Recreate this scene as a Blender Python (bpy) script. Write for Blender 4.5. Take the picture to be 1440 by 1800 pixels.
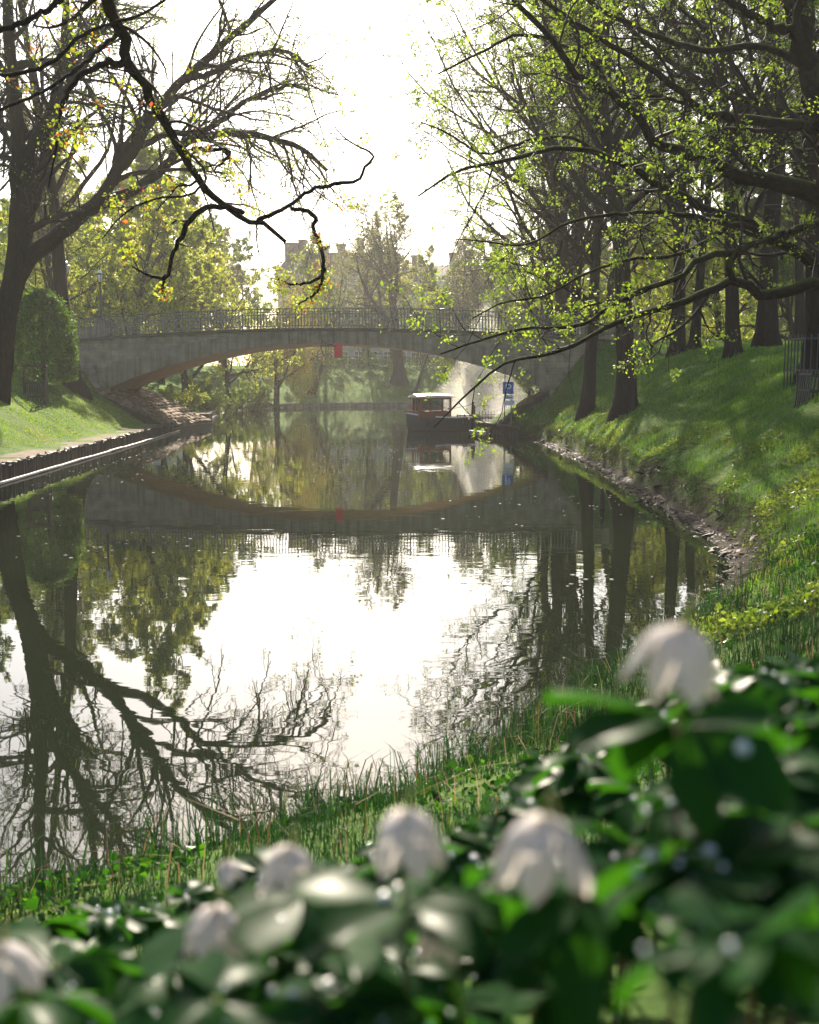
import bpy, bmesh, math, random
import numpy as np
from mathutils import Vector, Matrix

for o in list(bpy.data.objects):
    bpy.data.objects.remove(o)
SC = bpy.context.scene
COL = SC.collection
R = math.radians

# ---------------------------------------------------------------- camera
CAM_Z = 2.57
PITCH = math.atan(230 / 2000)          # downwards
cam_data = bpy.data.cameras.new("camera")
cam = bpy.data.objects.new("camera", cam_data)
COL.objects.link(cam)
cam.location = (0, 0, CAM_Z)
cam.rotation_euler = (math.pi / 2 - PITCH, 0, 0)
cam_data.sensor_fit = 'VERTICAL'
cam_data.sensor_height = 36
cam_data.lens = 40
cam_data.clip_start = 0.02
cam_data.clip_end = 2000
cam_data.dof.use_dof = True
cam_data.dof.focus_distance = 26
cam_data.dof.aperture_fstop = 5.6
SC.camera = cam

# ---------------------------------------------------------------- sky, sun, exposure
SUN_EL, SUN_AZ = 33.0, -4.0            # azimuth from straight ahead, + is to the right
world = bpy.data.worlds.new("World")
SC.world = world
world.use_nodes = True
wn = world.node_tree.nodes
wl = world.node_tree.links
bg = wn["Background"]
skyt = wn.new("ShaderNodeTexSky")
skyt.sky_type = 'NISHITA'
skyt.sun_disc = False
skyt.sun_elevation = R(SUN_EL)
skyt.sun_rotation = R(SUN_AZ)
skyt.air_density = 1.0
skyt.dust_density = 2.0
skyt.ozone_density = 1.0
wl.new(skyt.outputs[0], bg.inputs[0])
bg.inputs[1].default_value = 0.075
sun_d = bpy.data.lights.new("sun", 'SUN')
sun_d.energy = 5.0
sun_d.angle = R(0.6)
sun_d.color = (1.0, 0.89, 0.72)
sun = bpy.data.objects.new("sun", sun_d)
COL.objects.link(sun)
_sd = Vector((math.sin(R(SUN_AZ)) * math.cos(R(SUN_EL)), math.cos(R(SUN_AZ)) * math.cos(R(SUN_EL)), math.sin(R(SUN_EL))))
sun.rotation_euler = _sd.to_track_quat('Z', 'Y').to_euler()
sun.location = _sd * 150
SC.view_settings.view_transform = 'Standard'
SC.view_settings.look = 'None'
SC.view_settings.exposure = 1.7
SC.view_settings.gamma = 1
SC.render.engine = 'CYCLES'
SC.cycles.use_denoising = True
SC.cycles.max_bounces = 5
SC.cycles.diffuse_bounces = 2
SC.cycles.glossy_bounces = 3
SC.cycles.transmission_bounces = 4
SC.cycles.transparent_max_bounces = 4
SC.cycles.volume_bounces = 0
SC.cycles.sample_clamp_indirect = 6

rng = np.random.default_rng(7)

# ---------------------------------------------------------------- helpers
_cp, _sp = math.cos(PITCH), math.sin(PITCH)

def ray(px, py):
    """direction through a pixel of the 1440 x 1800 photograph, scaled to y = 1"""
    u = (900 - py) / 2000
    r = (px - 720) / 2000
    v = np.array([r, _cp + u * _sp, u * _cp - _sp])
    return v / v[1]

def at(px, py, d):
    return np.array([0, 0, CAM_Z]) + ray(px, py) * d

def mesh_np(name, verts, faces_list, smooth=True):
    """verts (N,3); faces_list = list of int arrays (F,k)"""
    me = bpy.data.meshes.new(name)
    verts = np.asarray(verts, dtype=np.float32).reshape(-1, 3)
    faces_list = [np.asarray(f, dtype=np.int32) for f in faces_list if len(f)]
    nl = sum(f.size for f in faces_list)
    nf = sum(len(f) for f in faces_list)
    me.vertices.add(len(verts))
    me.vertices.foreach_set("co", verts.ravel())
    me.loops.add(nl)
    me.polygons.add(nf)
    me.loops.foreach_set("vertex_index", np.concatenate([f.ravel() for f in faces_list]))
    tot = np.concatenate([np.full(len(f), f.shape[1], dtype=np.int32) for f in faces_list])
    st = np.concatenate([[0], np.cumsum(tot)[:-1]]).astype(np.int32)
    me.polygons.foreach_set("loop_start", st)
    me.polygons.foreach_set("loop_total", tot)
    me.polygons.foreach_set("use_smooth", np.full(nf, smooth, dtype=bool))
    me.update(calc_edges=True)
    return me

def O(name, me, mat=None, parent=None, loc=(0, 0, 0), rot=(0, 0, 0), scale=(1, 1, 1)):
    o = bpy.data.objects.new(name, me)
    COL.objects.link(o)
    o.location = loc
    o.rotation_euler = rot
    o.scale = scale if not isinstance(scale, (int, float)) else (scale,) * 3
    if parent is not None:
        o.parent = parent
    if mat is not None and me is not None and len(me.materials) == 0:
        me.materials.append(mat)
    return o

def tag(o, label=None, cat=None, group=None, kind=None):
    if label: o["label"] = label
    if cat: o["category"] = cat
    if group: o["group"] = group
    if kind: o["kind"] = kind
    return o

def empty(name, loc=(0, 0, 0), rz=0, label=None, cat=None, group=None):
    o = O(name, None, loc=loc, rot=(0, 0, rz))
    o.empty_display_size = 0.1
    return tag(o, label, cat, group)

def copy_tree(o, parent=None):
    c = o.copy()
    COL.objects.link(c)
    c.parent = parent
    for ch in [x for x in bpy.data.objects if x.parent == o]:
        copy_tree(ch, c)
    return c

class MB:
    """collects boxes / tubes / prisms into one mesh"""
    def __init__(s): s.v = []; s.f = {}; s.n = 0
    def add(s, verts, faces):
        verts = np.asarray(verts, float).reshape(-1, 3)
        for f in faces:
            s.f.setdefault(len(f), []).append([i + s.n for i in f])
        s.v.append(verts); s.n += len(verts)
        return s
    def box(s, c, size, rot=None, taper=1.0):
        x, y, z = [q / 2 for q in size]
        v = np.array([[-x, -y, -z], [x, -y, -z], [x, y, -z], [-x, y, -z],
                      [-x * taper, -y * taper, z], [x * taper, -y * taper, z], [x * taper, y * taper, z], [-x * taper, y * taper, z]])
        if rot is not None: v = v @ np.array(Matrix(rot) if not isinstance(rot, np.ndarray) else rot).T
        return s.add(v + np.asarray(c), [(0, 3, 2, 1), (4, 5, 6, 7), (0, 1, 5, 4), (1, 2, 6, 5), (2, 3, 7, 6), (3, 0, 4, 7)])
    def bar(s, a, b, w, h=None):
        a = np.asarray(a, float); b = np.asarray(b, float)
        h = h or w
        d = b - a; L = np.linalg.norm(d); d /= L
        up = np.array([0, 0, 1.]) if abs(d[2]) < .95 else np.array([0, 1., 0])
        sx = np.cross(d, up); sx /= np.linalg.norm(sx); sz = np.cross(sx, d)
        v = []
        for p in (a, b):
            for (i, j) in ((-1, -1), (1, -1), (1, 1), (-1, 1)):
                v.append(p + sx * w / 2 * i + sz * h / 2 * j)
        return s.add(v, [(0, 1, 2, 3), (7, 6, 5, 4), (0, 4, 5, 1), (1, 5, 6, 2), (2, 6, 7, 3), (3, 7, 4, 0)])
    def tube(s, pts, rad, m=8, caps=True):
        pts = np.asarray(pts, float); n = len(pts)
        rad = np.full(n, rad) if np.isscalar(rad) else np.asarray(rad, float)
        V = tube_verts(pts[None], rad[None], m)[0].reshape(-1, 3)
        F = [(i * m + j, i * m + (j + 1) % m, (i + 1) * m + (j + 1) % m, (i + 1) * m + j) for i in range(n - 1) for j in range(m)]
        if caps: F += [tuple(range(m - 1, -1, -1)), tuple((n - 1) * m + j for j in range(m))]
        return s.add(V, F)
    def lathe(s, c, prof, m=12):
        prof = np.asarray(prof, float); n = len(prof)
        a = np.arange(m) * 2 * math.pi / m
        V = np.stack([prof[:, 0][:, None] * np.cos(a), prof[:, 0][:, None] * np.sin(a), np.repeat(prof[:, 1][:, None], m, 1)], -1).reshape(-1, 3) + np.asarray(c)
        F = [(i * m + j, i * m + (j + 1) % m, (i + 1) * m + (j + 1) % m, (i + 1) * m + j) for i in range(n - 1) for j in range(m)]
        F += [tuple(range(m - 1, -1, -1)), tuple((n - 1) * m + j for j in range(m))]
        return s.add(V, F)
    def mesh(s, name, smooth=False):
        return mesh_np(name, np.concatenate(s.v), [np.array(f) for f in s.f.values()], smooth)
    def build(s, name, mat, parent=None, smooth=False, **k):
        return O(name, s.mesh(name, smooth), mat, parent, **k)

def tube_verts(P, Rad, m):
    """P (N,n,3), Rad (N,n) -> (N,n,m,3)"""
    T = np.gradient(P, axis=1)
    T /= np.linalg.norm(T, axis=-1, keepdims=True) + 1e-9
    ch = P[:, -1] - P[:, 0]
    ax = np.eye(3)[np.argmin(np.abs(ch), axis=1)][:, None, :]
    A = np.cross(T, ax); A /= np.linalg.norm(A, axis=-1, keepdims=True) + 1e-9
    B = np.cross(T, A)
    a = np.arange(m) * 2 * math.pi / m
    return P[:, :, None, :] + Rad[:, :, None, None] * (A[:, :, None, :] * np.cos(a)[None, None, :, None] + B[:, :, None, :] * np.sin(a)[None, None, :, None])

class NB:
    """numpy batches of tubes / faces"""
    def __init__(s): s.v = []; s.q = []; s.t = []; s.n = 0
    def tubes(s, P, Rad, m):
        N, n, _ = P.shape
        V = tube_verts(P, Rad, m).reshape(-1, 3)
        b = (np.arange(N) * n * m)[:, None, None]
        i = np.arange(n - 1)[None, :, None] * m
        j = np.arange(m)[None, None, :]; j2 = (j + 1) % m
        F = np.stack([b + i + j, b + i + j2, b + i + m + j2, b + i + m + j], -1).reshape(-1, 4) + s.n
        s.v.append(V); s.q.append(F); s.n += len(V)
    def quads(s, V4):
        """V4 (N,4,3)"""
        N = len(V4)
        s.v.append(V4.reshape(-1, 3)); s.q.append(np.arange(N * 4).reshape(N, 4) + s.n); s.n += N * 4
    def raw(s, V, q=None, t=None):
        if q is not None: s.q.append(np.asarray(q) + s.n)
        if t is not None: s.t.append(np.asarray(t) + s.n)
        s.v.append(V); s.n += len(V)
    def mesh(s, name, smooth=True):
        fl = []
        if s.q: fl.append(np.concatenate(s.q))
        if s.t: fl.append(np.concatenate(s.t))
        return mesh_np(name, np.concatenate(s.v), fl, smooth)

def nrm(v):
    return v / (np.linalg.norm(v, axis=-1, keepdims=True) + 1e-9)

def smoothstep(a, b, x):
    t = np.clip((x - a) / (b - a), 0, 1)
    return t * t * (3 - 2 * t)

def vnoise(x, y, sc, seed=0):
    """cheap smooth value noise in -1..1"""
    x = np.asarray(x, float) / sc + 37.7 * seed; y = np.asarray(y, float) / sc - 19.3 * seed
    xi = np.floor(x); yi = np.floor(y); fx = x - xi; fy = y - yi
    fx = fx * fx * (3 - 2 * fx); fy = fy * fy * (3 - 2 * fy)
    def h(a, b):
        q = np.sin(a * 127.1 + b * 311.7 + seed * 74.7) * 43758.5453
        return (q - np.floor(q)) * 2 - 1
    return (h(xi, yi) * (1 - fx) + h(xi + 1, yi) * fx) * (1 - fy) + (h(xi, yi + 1) * (1 - fx) + h(xi + 1, yi + 1) * fx) * fy

# ---------------------------------------------------------------- materials
def new_mat(name):
    m = bpy.data.materials.new(name)
    m.use_nodes = True
    nt = m.node_tree
    return m, nt.nodes, nt.links, nt.nodes["Principled BSDF"]

def ramp(nodes, stops):
    r = nodes.new("ShaderNodeValToRGB")
    cr = r.color_ramp
    while len(cr.elements) > 1: cr.elements.remove(cr.elements[-1])
    for i, (p, c) in enumerate(stops):
        e = cr.elements[0] if i == 0 else cr.elements.new(p)
        e.position = p
        e.color = (*c, 1)
    return r

def noise_mat(name, stops, scale=5, detail=6, rough=.8, bump=.0, bscale=None, stretch=(1, 1, 1), spec=.3, rough2=None, dist=.02, coords='Object'):
    m, n, l, p = new_mat(name)
    tc = n.new("ShaderNodeTexCoord"); mp = n.new("ShaderNodeMapping")
    mp.inputs['Scale'].default_value = stretch
    l.new(tc.outputs[coords], mp.inputs[0])
    nz = n.new("ShaderNodeTexNoise"); nz.inputs['Scale'].default_value = scale; nz.inputs['Detail'].default_value = detail
    nz.inputs['Roughness'].default_value = .65
    l.new(mp.outputs[0], nz.inputs[0])
    rp = ramp(n, stops); l.new(nz.outputs[0], rp.inputs[0]); l.new(rp.outputs[0], p.inputs['Base Color'])
    p.inputs['Roughness'].default_value = rough
    p.inputs['Specular IOR Level'].default_value = spec
    if bump:
        nb = n.new("ShaderNodeTexNoise"); nb.inputs['Scale'].default_value = bscale or scale * 3; nb.inputs['Detail'].default_value = 5
        l.new(mp.outputs[0], nb.inputs[0])
        b = n.new("ShaderNodeBump"); b.inputs['Strength'].default_value = bump; b.inputs['Distance'].default_value = dist
        l.new(nb.outputs[0], b.inputs['Height']); l.new(b.outputs[0], p.inputs['Normal'])
    return m

def plain(name, c, rough=.6, metal=0, spec=.4, var=.12):
    d = tuple(x * (1 - var) for x in c); e = tuple(min(1, x * (1 + var)) for x in c)
    m = noise_mat(name, [(.3, d), (.7, e)], scale=6, rough=rough, spec=spec)
    m.node_tree.nodes["Principled BSDF"].inputs['Metallic'].default_value = metal
    return m

def leaf_mat(name, stops, trans=.5, tint=(1, 1, 1), rough=.45, spec=.4, big=None):
    """thin leaf: reflects and lets light through; each leaf its own tone"""
    m, n, l, p = new_mat(name)
    g = n.new("ShaderNodeNewGeometry")
    src = g.outputs['Random Per Island']
    rp = ramp(n, stops)
    if big:
        tc = n.new("ShaderNodeTexCoord"); nz = n.new("ShaderNodeTexNoise"); nz.inputs['Scale'].default_value = big; nz.inputs['Detail'].default_value = 2
        l.new(tc.outputs['Object'], nz.inputs[0])
        ma = n.new("ShaderNodeMath"); ma.operation = 'MULTIPLY_ADD'; l.new(src, ma.inputs[0]); ma.inputs[1].default_value = .5
        mb = n.new("ShaderNodeMath"); mb.operation = 'MULTIPLY_ADD'; l.new(nz.outputs[0], mb.inputs[0]); mb.inputs[1].default_value = 1.6; mb.inputs[2].default_value = -.55
        l.new(mb.outputs[0], ma.inputs[2]); src = ma.outputs[0]
    l.new(src, rp.inputs[0])
    l.new(rp.outputs[0], p.inputs['Base Color'])
    p.inputs['Roughness'].default_value = rough
    p.inputs['Specular IOR Level'].default_value = spec
    t = n.new("ShaderNodeBsdfTranslucent")
    mx = n.new("ShaderNodeMixRGB"); mx.blend_type = 'MULTIPLY'; mx.inputs[0].default_value = 1
    l.new(rp.outputs[0], mx.inputs[1]); mx.inputs[2].default_value = (*tint, 1)
    l.new(mx.outputs[0], t.inputs[0])
    ms = n.new("ShaderNodeMixShader"); ms.inputs[0].default_value = trans
    l.new(p.outputs[0], ms.inputs[1]); l.new(t.outputs[0], ms.inputs[2])
    l.new(ms.outputs[0], n["Material Output"].inputs[0])
    return m

M = {}
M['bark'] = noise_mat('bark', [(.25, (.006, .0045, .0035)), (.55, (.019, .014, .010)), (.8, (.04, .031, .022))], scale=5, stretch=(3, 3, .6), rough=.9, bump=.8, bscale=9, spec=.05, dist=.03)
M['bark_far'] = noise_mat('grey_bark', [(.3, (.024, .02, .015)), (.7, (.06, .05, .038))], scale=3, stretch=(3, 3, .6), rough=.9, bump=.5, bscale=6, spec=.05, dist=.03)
M['twig'] = plain('twig', (.022, .014, .011), rough=.8, spec=.2)
M['twig_brown'] = plain('brown_twig', (.085, .055, .038), rough=.8, spec=.2)

def mossy():
    m = noise_mat('mossy_bark', [(.25, (.009, .006, .005)), (.6, (.026, .019, .014)), (.8, (.045, .035, .025))], scale=8, stretch=(2, 2, 2), rough=.9, bump=.9, bscale=25, spec=.05, dist=.015)
    n, l = m.node_tree.nodes, m.node_tree.links
    p = n["Principled BSDF"]
    g = n.new("ShaderNodeNewGeometry"); sx = n.new("ShaderNodeSeparateXYZ"); l.new(g.outputs['Normal'], sx.inputs[0])
    nz = n.new("ShaderNodeTexNoise"); nz.inputs['Scale'].default_value = 4
    tc = n.new("ShaderNodeTexCoord"); l.new(tc.outputs['Object'], nz.inputs[0])
    a = n.new("ShaderNodeMath"); a.operation = 'ADD'; l.new(sx.outputs[2], a.inputs[0]); l.new(nz.outputs[0], a.inputs[1])
    mr = n.new("ShaderNodeMapRange"); mr.inputs[1].default_value = .75; mr.inputs[2].default_value = 1.35; l.new(a.outputs[0], mr.inputs[0])
    mx = n.new("ShaderNodeMixRGB"); l.new(mr.outputs[0], mx.inputs[0])
    src = p.inputs['Base Color'].links[0].from_socket
    l.new(src, mx.inputs[1]); mx.inputs[2].default_value = (.05, .06, .012, 1)
    l.new(mx.outputs[0], p.inputs['Base Color'])
    return m
M['mossy'] = mossy()
M['leaf_young'] = leaf_mat('young_leaf', [(0, (.09, .15, .02)), (.5, (.16, .23, .03)), (1, (.27, .31, .05))], trans=.6, tint=(1.3, 1.35, .55))
M['leaf_yellow'] = leaf_mat('yellow_green_leaf', [(0, (.13, .19, .03)), (.45, (.26, .31, .045)), (1, (.42, .40, .06))], trans=.55, tint=(1.3, 1.25, .7), big=.35)
M['leaf_mid'] = leaf_mat('mid_green_leaf', [(0, (.05, .10, .020)), (.5, (.11, .17, .028)), (1, (.20, .25, .038))], trans=.55, tint=(1.5, 1.4, .6), big=.4)
M['leaf_dark'] = leaf_mat('dark_evergreen_leaf', [(0, (.035, .085, .018)), (.5, (.07, .14, .026)), (1, (.13, .19, .035))], trans=.4, tint=(1.5, 1.5, .5), rough=.5, spec=.2, big=2.2)
M['leaf_willow'] = leaf_mat('willow_leaf', [(0, (.22, .21, .03)), (1, (.42, .36, .06))], trans=.5, tint=(1.2, 1.1, .7))
M['leaf_pale'] = leaf_mat('pale_bud_leaf', [(0, (.14, .15, .05)), (1, (.26, .25, .09))], trans=.5, tint=(1.2, 1.2, .9))
M['blossom'] = leaf_mat('maple_blossom', [(0, (.30, .06, .035)), (.17, (.38, .13, .04)), (.19, (.15, .24, .025)), (.6, (.26, .33, .035)), (1, (.38, .40, .045))], trans=.55, tint=(1.25, 1.2, .7))
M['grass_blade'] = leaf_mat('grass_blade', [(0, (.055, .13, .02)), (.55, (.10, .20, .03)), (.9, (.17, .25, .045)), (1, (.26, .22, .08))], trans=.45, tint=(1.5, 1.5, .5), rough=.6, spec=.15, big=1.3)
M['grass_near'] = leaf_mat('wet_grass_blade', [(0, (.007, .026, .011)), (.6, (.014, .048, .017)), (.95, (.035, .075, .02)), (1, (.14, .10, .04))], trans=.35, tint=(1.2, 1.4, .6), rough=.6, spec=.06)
M['grass_sun'] = leaf_mat('sunlit_tone_grass_blade', [(0, (.08, .17, .02)), (.5, (.15, .25, .03)), (.9, (.24, .29, .05)), (1, (.30, .27, .1))], trans=.5, tint=(1.5, 1.4, .5), rough=.65, spec=.2, big=.4)  # left bank grass: sunlight put into the colour, yellower and brighter than grass_blade
M['anemone_leaf'] = leaf_mat('anemone_leaf', [(0, (.007, .028, .010)), (.6, (.016, .052, .014)), (1, (.04, .09, .02))], trans=.42, tint=(2.2, 2.6, .35), rough=.34, spec=.035)
M['petal'] = leaf_mat('white_petal', [(0, (.56, .52, .54)), (1, (.68, .64, .62))], trans=.5, tint=(1, .96, .90), rough=.6, spec=.2)
M['stem'] = plain('red_brown_stem', (.13, .05, .035), rough=.5)
M['stem_green'] = plain('pale_green_stem', (.20, .22, .05), rough=.5)
M['stamen'] = plain('yellow_stamen', (.7, .55, .1), rough=.6)

def ground_mat():
    m, n, l, p = new_mat('grassy_ground')
    tc = n.new("ShaderNodeTexCoord")
    def nz(sc, det=5, ro=.6):
        q = n.new("ShaderNodeTexNoise"); q.inputs['Scale'].default_value = sc; q.inputs['Detail'].default_value = det; q.inputs['Roughness'].default_value = ro
        l.new(tc.outputs['Object'], q.inputs[0]); return q
    a = nz(.6, 8, .7); b = nz(9, 6, .7)
    r1 = ramp(n, [(.3, (.045, .10, .018)), (.5, (.085, .16, .028)), (.68, (.14, .20, .04)), (.8, (.20, .19, .06))])
    l.new(a.outputs[0], r1.inputs[0])
    r2 = ramp(n, [(.3, (.45, .45, .4)), (.7, (1.4, 1.35, 1.2))]); l.new(b.outputs[0], r2.inputs[0])
    mx = n.new("ShaderNodeMixRGB"); mx.blend_type = 'MULTIPLY'; mx.inputs[0].default_value = 1
    l.new(r1.outputs[0], mx.inputs[1]); l.new(r2.outputs[0], mx.inputs[2])
    # bare soil / mud by attribute
    at_ = n.new("ShaderNodeAttribute"); at_.attribute_name = 'soil'
    r3 = ramp(n, [(.35, (.012, .008, .004)), (.65, (.04, .026, .014))]); l.new(b.outputs[0], r3.inputs[0])
    m2 = n.new("ShaderNodeMixRGB"); l.new(at_.outputs['Fac'], m2.inputs[0]); l.new(mx.outputs[0], m2.inputs[1]); l.new(r3.outputs[0], m2.inputs[2])
    l.new(m2.outputs[0], p.inputs['Base Color'])
    rr = n.new("ShaderNodeMapRange"); l.new(at_.outputs['Fac'], rr.inputs[0]); rr.inputs[3].default_value = .95; rr.inputs[4].default_value = .85
    l.new(rr.outputs[0], p.inputs['Roughness'])
    p.inputs['Specular IOR Level'].default_value = .12
    bp = n.new("ShaderNodeBump"); bp.inputs['Strength'].default_value = .9; bp.inputs['Distance'].default_value = .12
    c = nz(6, 8, .75); l.new(c.outputs[0], bp.inputs['Height']); l.new(bp.outputs[0], p.inputs['Normal'])
    return m
M['ground'] = ground_mat()
M['soil_path'] = noise_mat('bare_soil', [(.3, (.07, .045, .026)), (.55, (.13, .09, .055)), (.75, (.19, .14, .09))], scale=3, rough=.95, bump=.6, bscale=14, dist=.04)

def water_mat():
    m, n, l, p = new_mat('canal_water')
    p.inputs['Base Color'].default_value = (.010, .014, .007, 1)
    p.inputs['Roughness'].default_value = .015
    p.inputs['IOR'].default_value = 1.5
    tc = n.new("ShaderNodeTexCoord")
    mp = n.new("ShaderNodeMapping"); mp.inputs['Scale'].default_value = (.55, 1.0, 1); l.new(tc.outputs['Object'], mp.inputs[0])
    a = n.new("ShaderNodeTexNoise"); a.inputs['Scale'].default_value = 2.3; a.inputs['Detail'].default_value = 2.5; a.inputs['Roughness'].default_value = .45; a.inputs['Distortion'].default_value = .5
    l.new(mp.outputs[0], a.inputs[0])
    k = n.new("ShaderNodeTexNoise"); k.inputs['Scale'].default_value = .09; k.inputs['Detail'].default_value = 2; l.new(tc.outputs['Object'], k.inputs[0])
    mr = n.new("ShaderNodeMapRange"); mr.inputs[1].default_value = .38; mr.inputs[2].default_value = .62; mr.inputs[3].default_value = .25; mr.inputs[4].default_value = 1.0
    l.new(k.outputs[0], mr.inputs[0])
    mu = n.new("ShaderNodeMath"); mu.operation = 'MULTIPLY'; l.new(a.outputs[0], mu.inputs[0]); l.new(mr.outputs[0], mu.inputs[1])
    b = n.new("ShaderNodeBump"); b.inputs['Strength'].default_value = 1; b.inputs['Distance'].default_value = .0024
    l.new(mu.outputs[0], b.inputs['Height']); l.new(b.outputs[0], p.inputs['Normal'])
    return m
M['water'] = water_mat()
M['stone_ring'] = noise_mat('dressed_arch_stone', [(.3, (.19, .155, .11)), (.6, (.32, .27, .195)), (.8, (.39, .335, .25))], scale=1.2, detail=9, rough=.9, bump=.3, bscale=10, dist=.03, stretch=(1, 1, 2))

def block_mat(name, c1, c2, mortar):
    m, n, l, p = new_mat(name)
    tc = n.new("ShaderNodeTexCoord")
    sp = n.new("ShaderNodeSeparateXYZ"); l.new(tc.outputs['Object'], sp.inputs[0])
    cb = n.new("ShaderNodeCombineXYZ"); l.new(sp.outputs[0], cb.inputs[0]); l.new(sp.outputs[2], cb.inputs[1])
    br = n.new("ShaderNodeTexBrick"); l.new(cb.outputs[0], br.inputs[0])
    br.inputs['Color1'].default_value = (*c1, 1); br.inputs['Color2'].default_value = (*c2, 1); br.inputs['Mortar'].default_value = (*mortar, 1)
    br.inputs['Scale'].default_value = 1; br.inputs['Brick Width'].default_value = .8; br.inputs['Row Height'].default_value = .32; br.inputs['Mortar Size'].default_value = .012
    nz = n.new("ShaderNodeTexNoise"); nz.inputs['Scale'].default_value = 2.2; nz.inputs['Detail'].default_value = 8; l.new(tc.outputs['Object'], nz.inputs[0])
    rp = ramp(n, [(.3, (.55, .52, .48)), (.7, (1.25, 1.2, 1.1))]); l.new(nz.outputs[0], rp.inputs[0])
    mx = n.new("ShaderNodeMixRGB"); mx.blend_type = 'MULTIPLY'; mx.inputs[0].default_value = 1
    l.new(br.outputs[0], mx.inputs[1]); l.new(rp.outputs[0], mx.inputs[2]); l.new(mx.outputs[0], p.inputs['Base Color'])
    p.inputs['Roughness'].default_value = .9
    b = n.new("ShaderNodeBump"); b.inputs['Strength'].default_value = .5; b.inputs['Distance'].default_value = .03
    l.new(br.outputs['Fac'], b.inputs['Height']); b.invert = True; l.new(b.outputs[0], p.inputs['Normal'])
    return m
def streaks(m, amt=.55):
    n, l = m.node_tree.nodes, m.node_tree.links; p = n["Principled BSDF"]
    tc = n.new("ShaderNodeTexCoord"); mp = n.new("ShaderNodeMapping"); mp.inputs['Scale'].default_value = (2.6, 1, .16); l.new(tc.outputs['Object'], mp.inputs[0])
    nz = n.new("ShaderNodeTexNoise"); nz.inputs['Scale'].default_value = 1.6; nz.inputs['Detail'].default_value = 7; nz.inputs['Roughness'].default_value = .7; l.new(mp.outputs[0], nz.inputs[0])
    rp = ramp(n, [(.36, (amt, amt * .96, amt * .88)), (.56, (1, 1, 1))]); l.new(nz.outputs[0], rp.inputs[0])
    mx = n.new("ShaderNodeMixRGB"); mx.blend_type = 'MULTIPLY'; mx.inputs[0].default_value = 1
    l.new(p.inputs['Base Color'].links[0].from_socket, mx.inputs[1]); l.new(rp.outputs[0], mx.inputs[2]); l.new(mx.outputs[0], p.inputs['Base Color'])
streaks(M['stone_ring'])
M['spandrel'] = block_mat('spandrel_stone', (.28, .235, .18), (.34, .29, .22), (.20, .17, .135))
M['iron'] = plain('grey_painted_iron', (.10, .105, .10), rough=.5, metal=0, spec=.5)
M['dark_iron'] = plain('dark_iron', (.022, .02, .018), rough=.5, spec=.5)
M['cornice'] = noise_mat('dark_cornice_stone', [(.3, (.06, .058, .05)), (.7, (.12, .115, .10))], scale=4, rough=.9)
M['wood_dark'] = noise_mat('wet_timber', [(.3, (.02, .014, .010)), (.7, (.06, .042, .028))], scale=4, stretch=(4, 4, .7), rough=.6, bump=.5, bscale=12)
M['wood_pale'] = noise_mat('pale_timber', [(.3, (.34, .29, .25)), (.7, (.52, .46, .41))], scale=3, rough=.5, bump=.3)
M['stake'] = noise_mat('weathered_stake', [(.3, (.05, .035, .024)), (.7, (.11, .08, .055))], scale=5, stretch=(3, 3, .7), rough=.85, bump=.4)

# ---------------------------------------------------------------- the canal and its banks
LEFT = [(-30, -14), (-19, -4), (-12.5, 6), (-10.6, 16), (-10.35, 24), (-10.4, 28.5), (-10.9, 38), (-11.5, 50), (-12.0, 58), (-12.3, 63), (-12.9, 71)]
FAR = [(-12.9, 71), (-14.2, 82), (-15.0, 92), (-14.6, 103), (-12.4, 111), (-8.5, 115), (0, 117.5), (12, 117), (26, 113), (48, 104)]
RIGHT = [(48, 86), (30, 86), (17, 82), (9.5, 76), (6.4, 68.5), (4.2, 62.6), (3.5, 59.3), (4.7, 53.2), (5.2, 51.3), (5.5, 45), (5.4, 32), (5.1, 24.5), (4.85, 19), (4.3, 15.4), (2.9, 12)]
NEAR = [(2.9, 12), (1.2, 9.0), (-.1, 7.0), (-2.3, 5.3), (-5, 3.2), (-9, .6), (-16, -6), (-26, -16)]
# shore height, flat strip, strip slope, bank step, slope, plateau
PROF = {'L': (.40, 1.2, .04, .0, .74, 3.7), 'F': (.35, .6, .05, .0, .42, 4.3), 'R': (.02, .42, .08, .36, .74, 4.1), 'N': (.02, .25, .1, .08, .42, 4.0)}

def catmull(pts, per=6):
    p = np.asarray(pts, float)
    p = np.concatenate([[2 * p[0] - p[1]], p, [2 * p[-1] - p[-2]]])
    out = []
    for i in range(1, len(p) - 2):
        for t in np.arange(per) / per:
            a, b, c, d = p[i - 1], p[i], p[i + 1], p[i + 2]
            out.append(.5 * (2 * b + (c - a) * t + (2 * a - 5 * b + 4 * c - d) * t * t + (-a + 3 * b - 3 * c + d) * t ** 3))
    out.append(p[-2])
    return np.array(out)

shore = {'L': catmull(LEFT, 3), 'F': catmull(FAR, 3), 'R': catmull(RIGHT[:6], 3).tolist() + RIGHT[6:8] + catmull(RIGHT[8:], 3).tolist(), 'N': catmull(NEAR, 3)}
shore = {k: np.array(v) for k, v in shore.items()}
SEG = []
for k in 'LFRN':
    q = shore[k]
    for i in range(len(q) - 1): SEG.append((q[i], q[i + 1], PROF[k], k))
POLY = np.concatenate([shore['L'], shore['F'], shore['R'], shore['N']])

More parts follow.
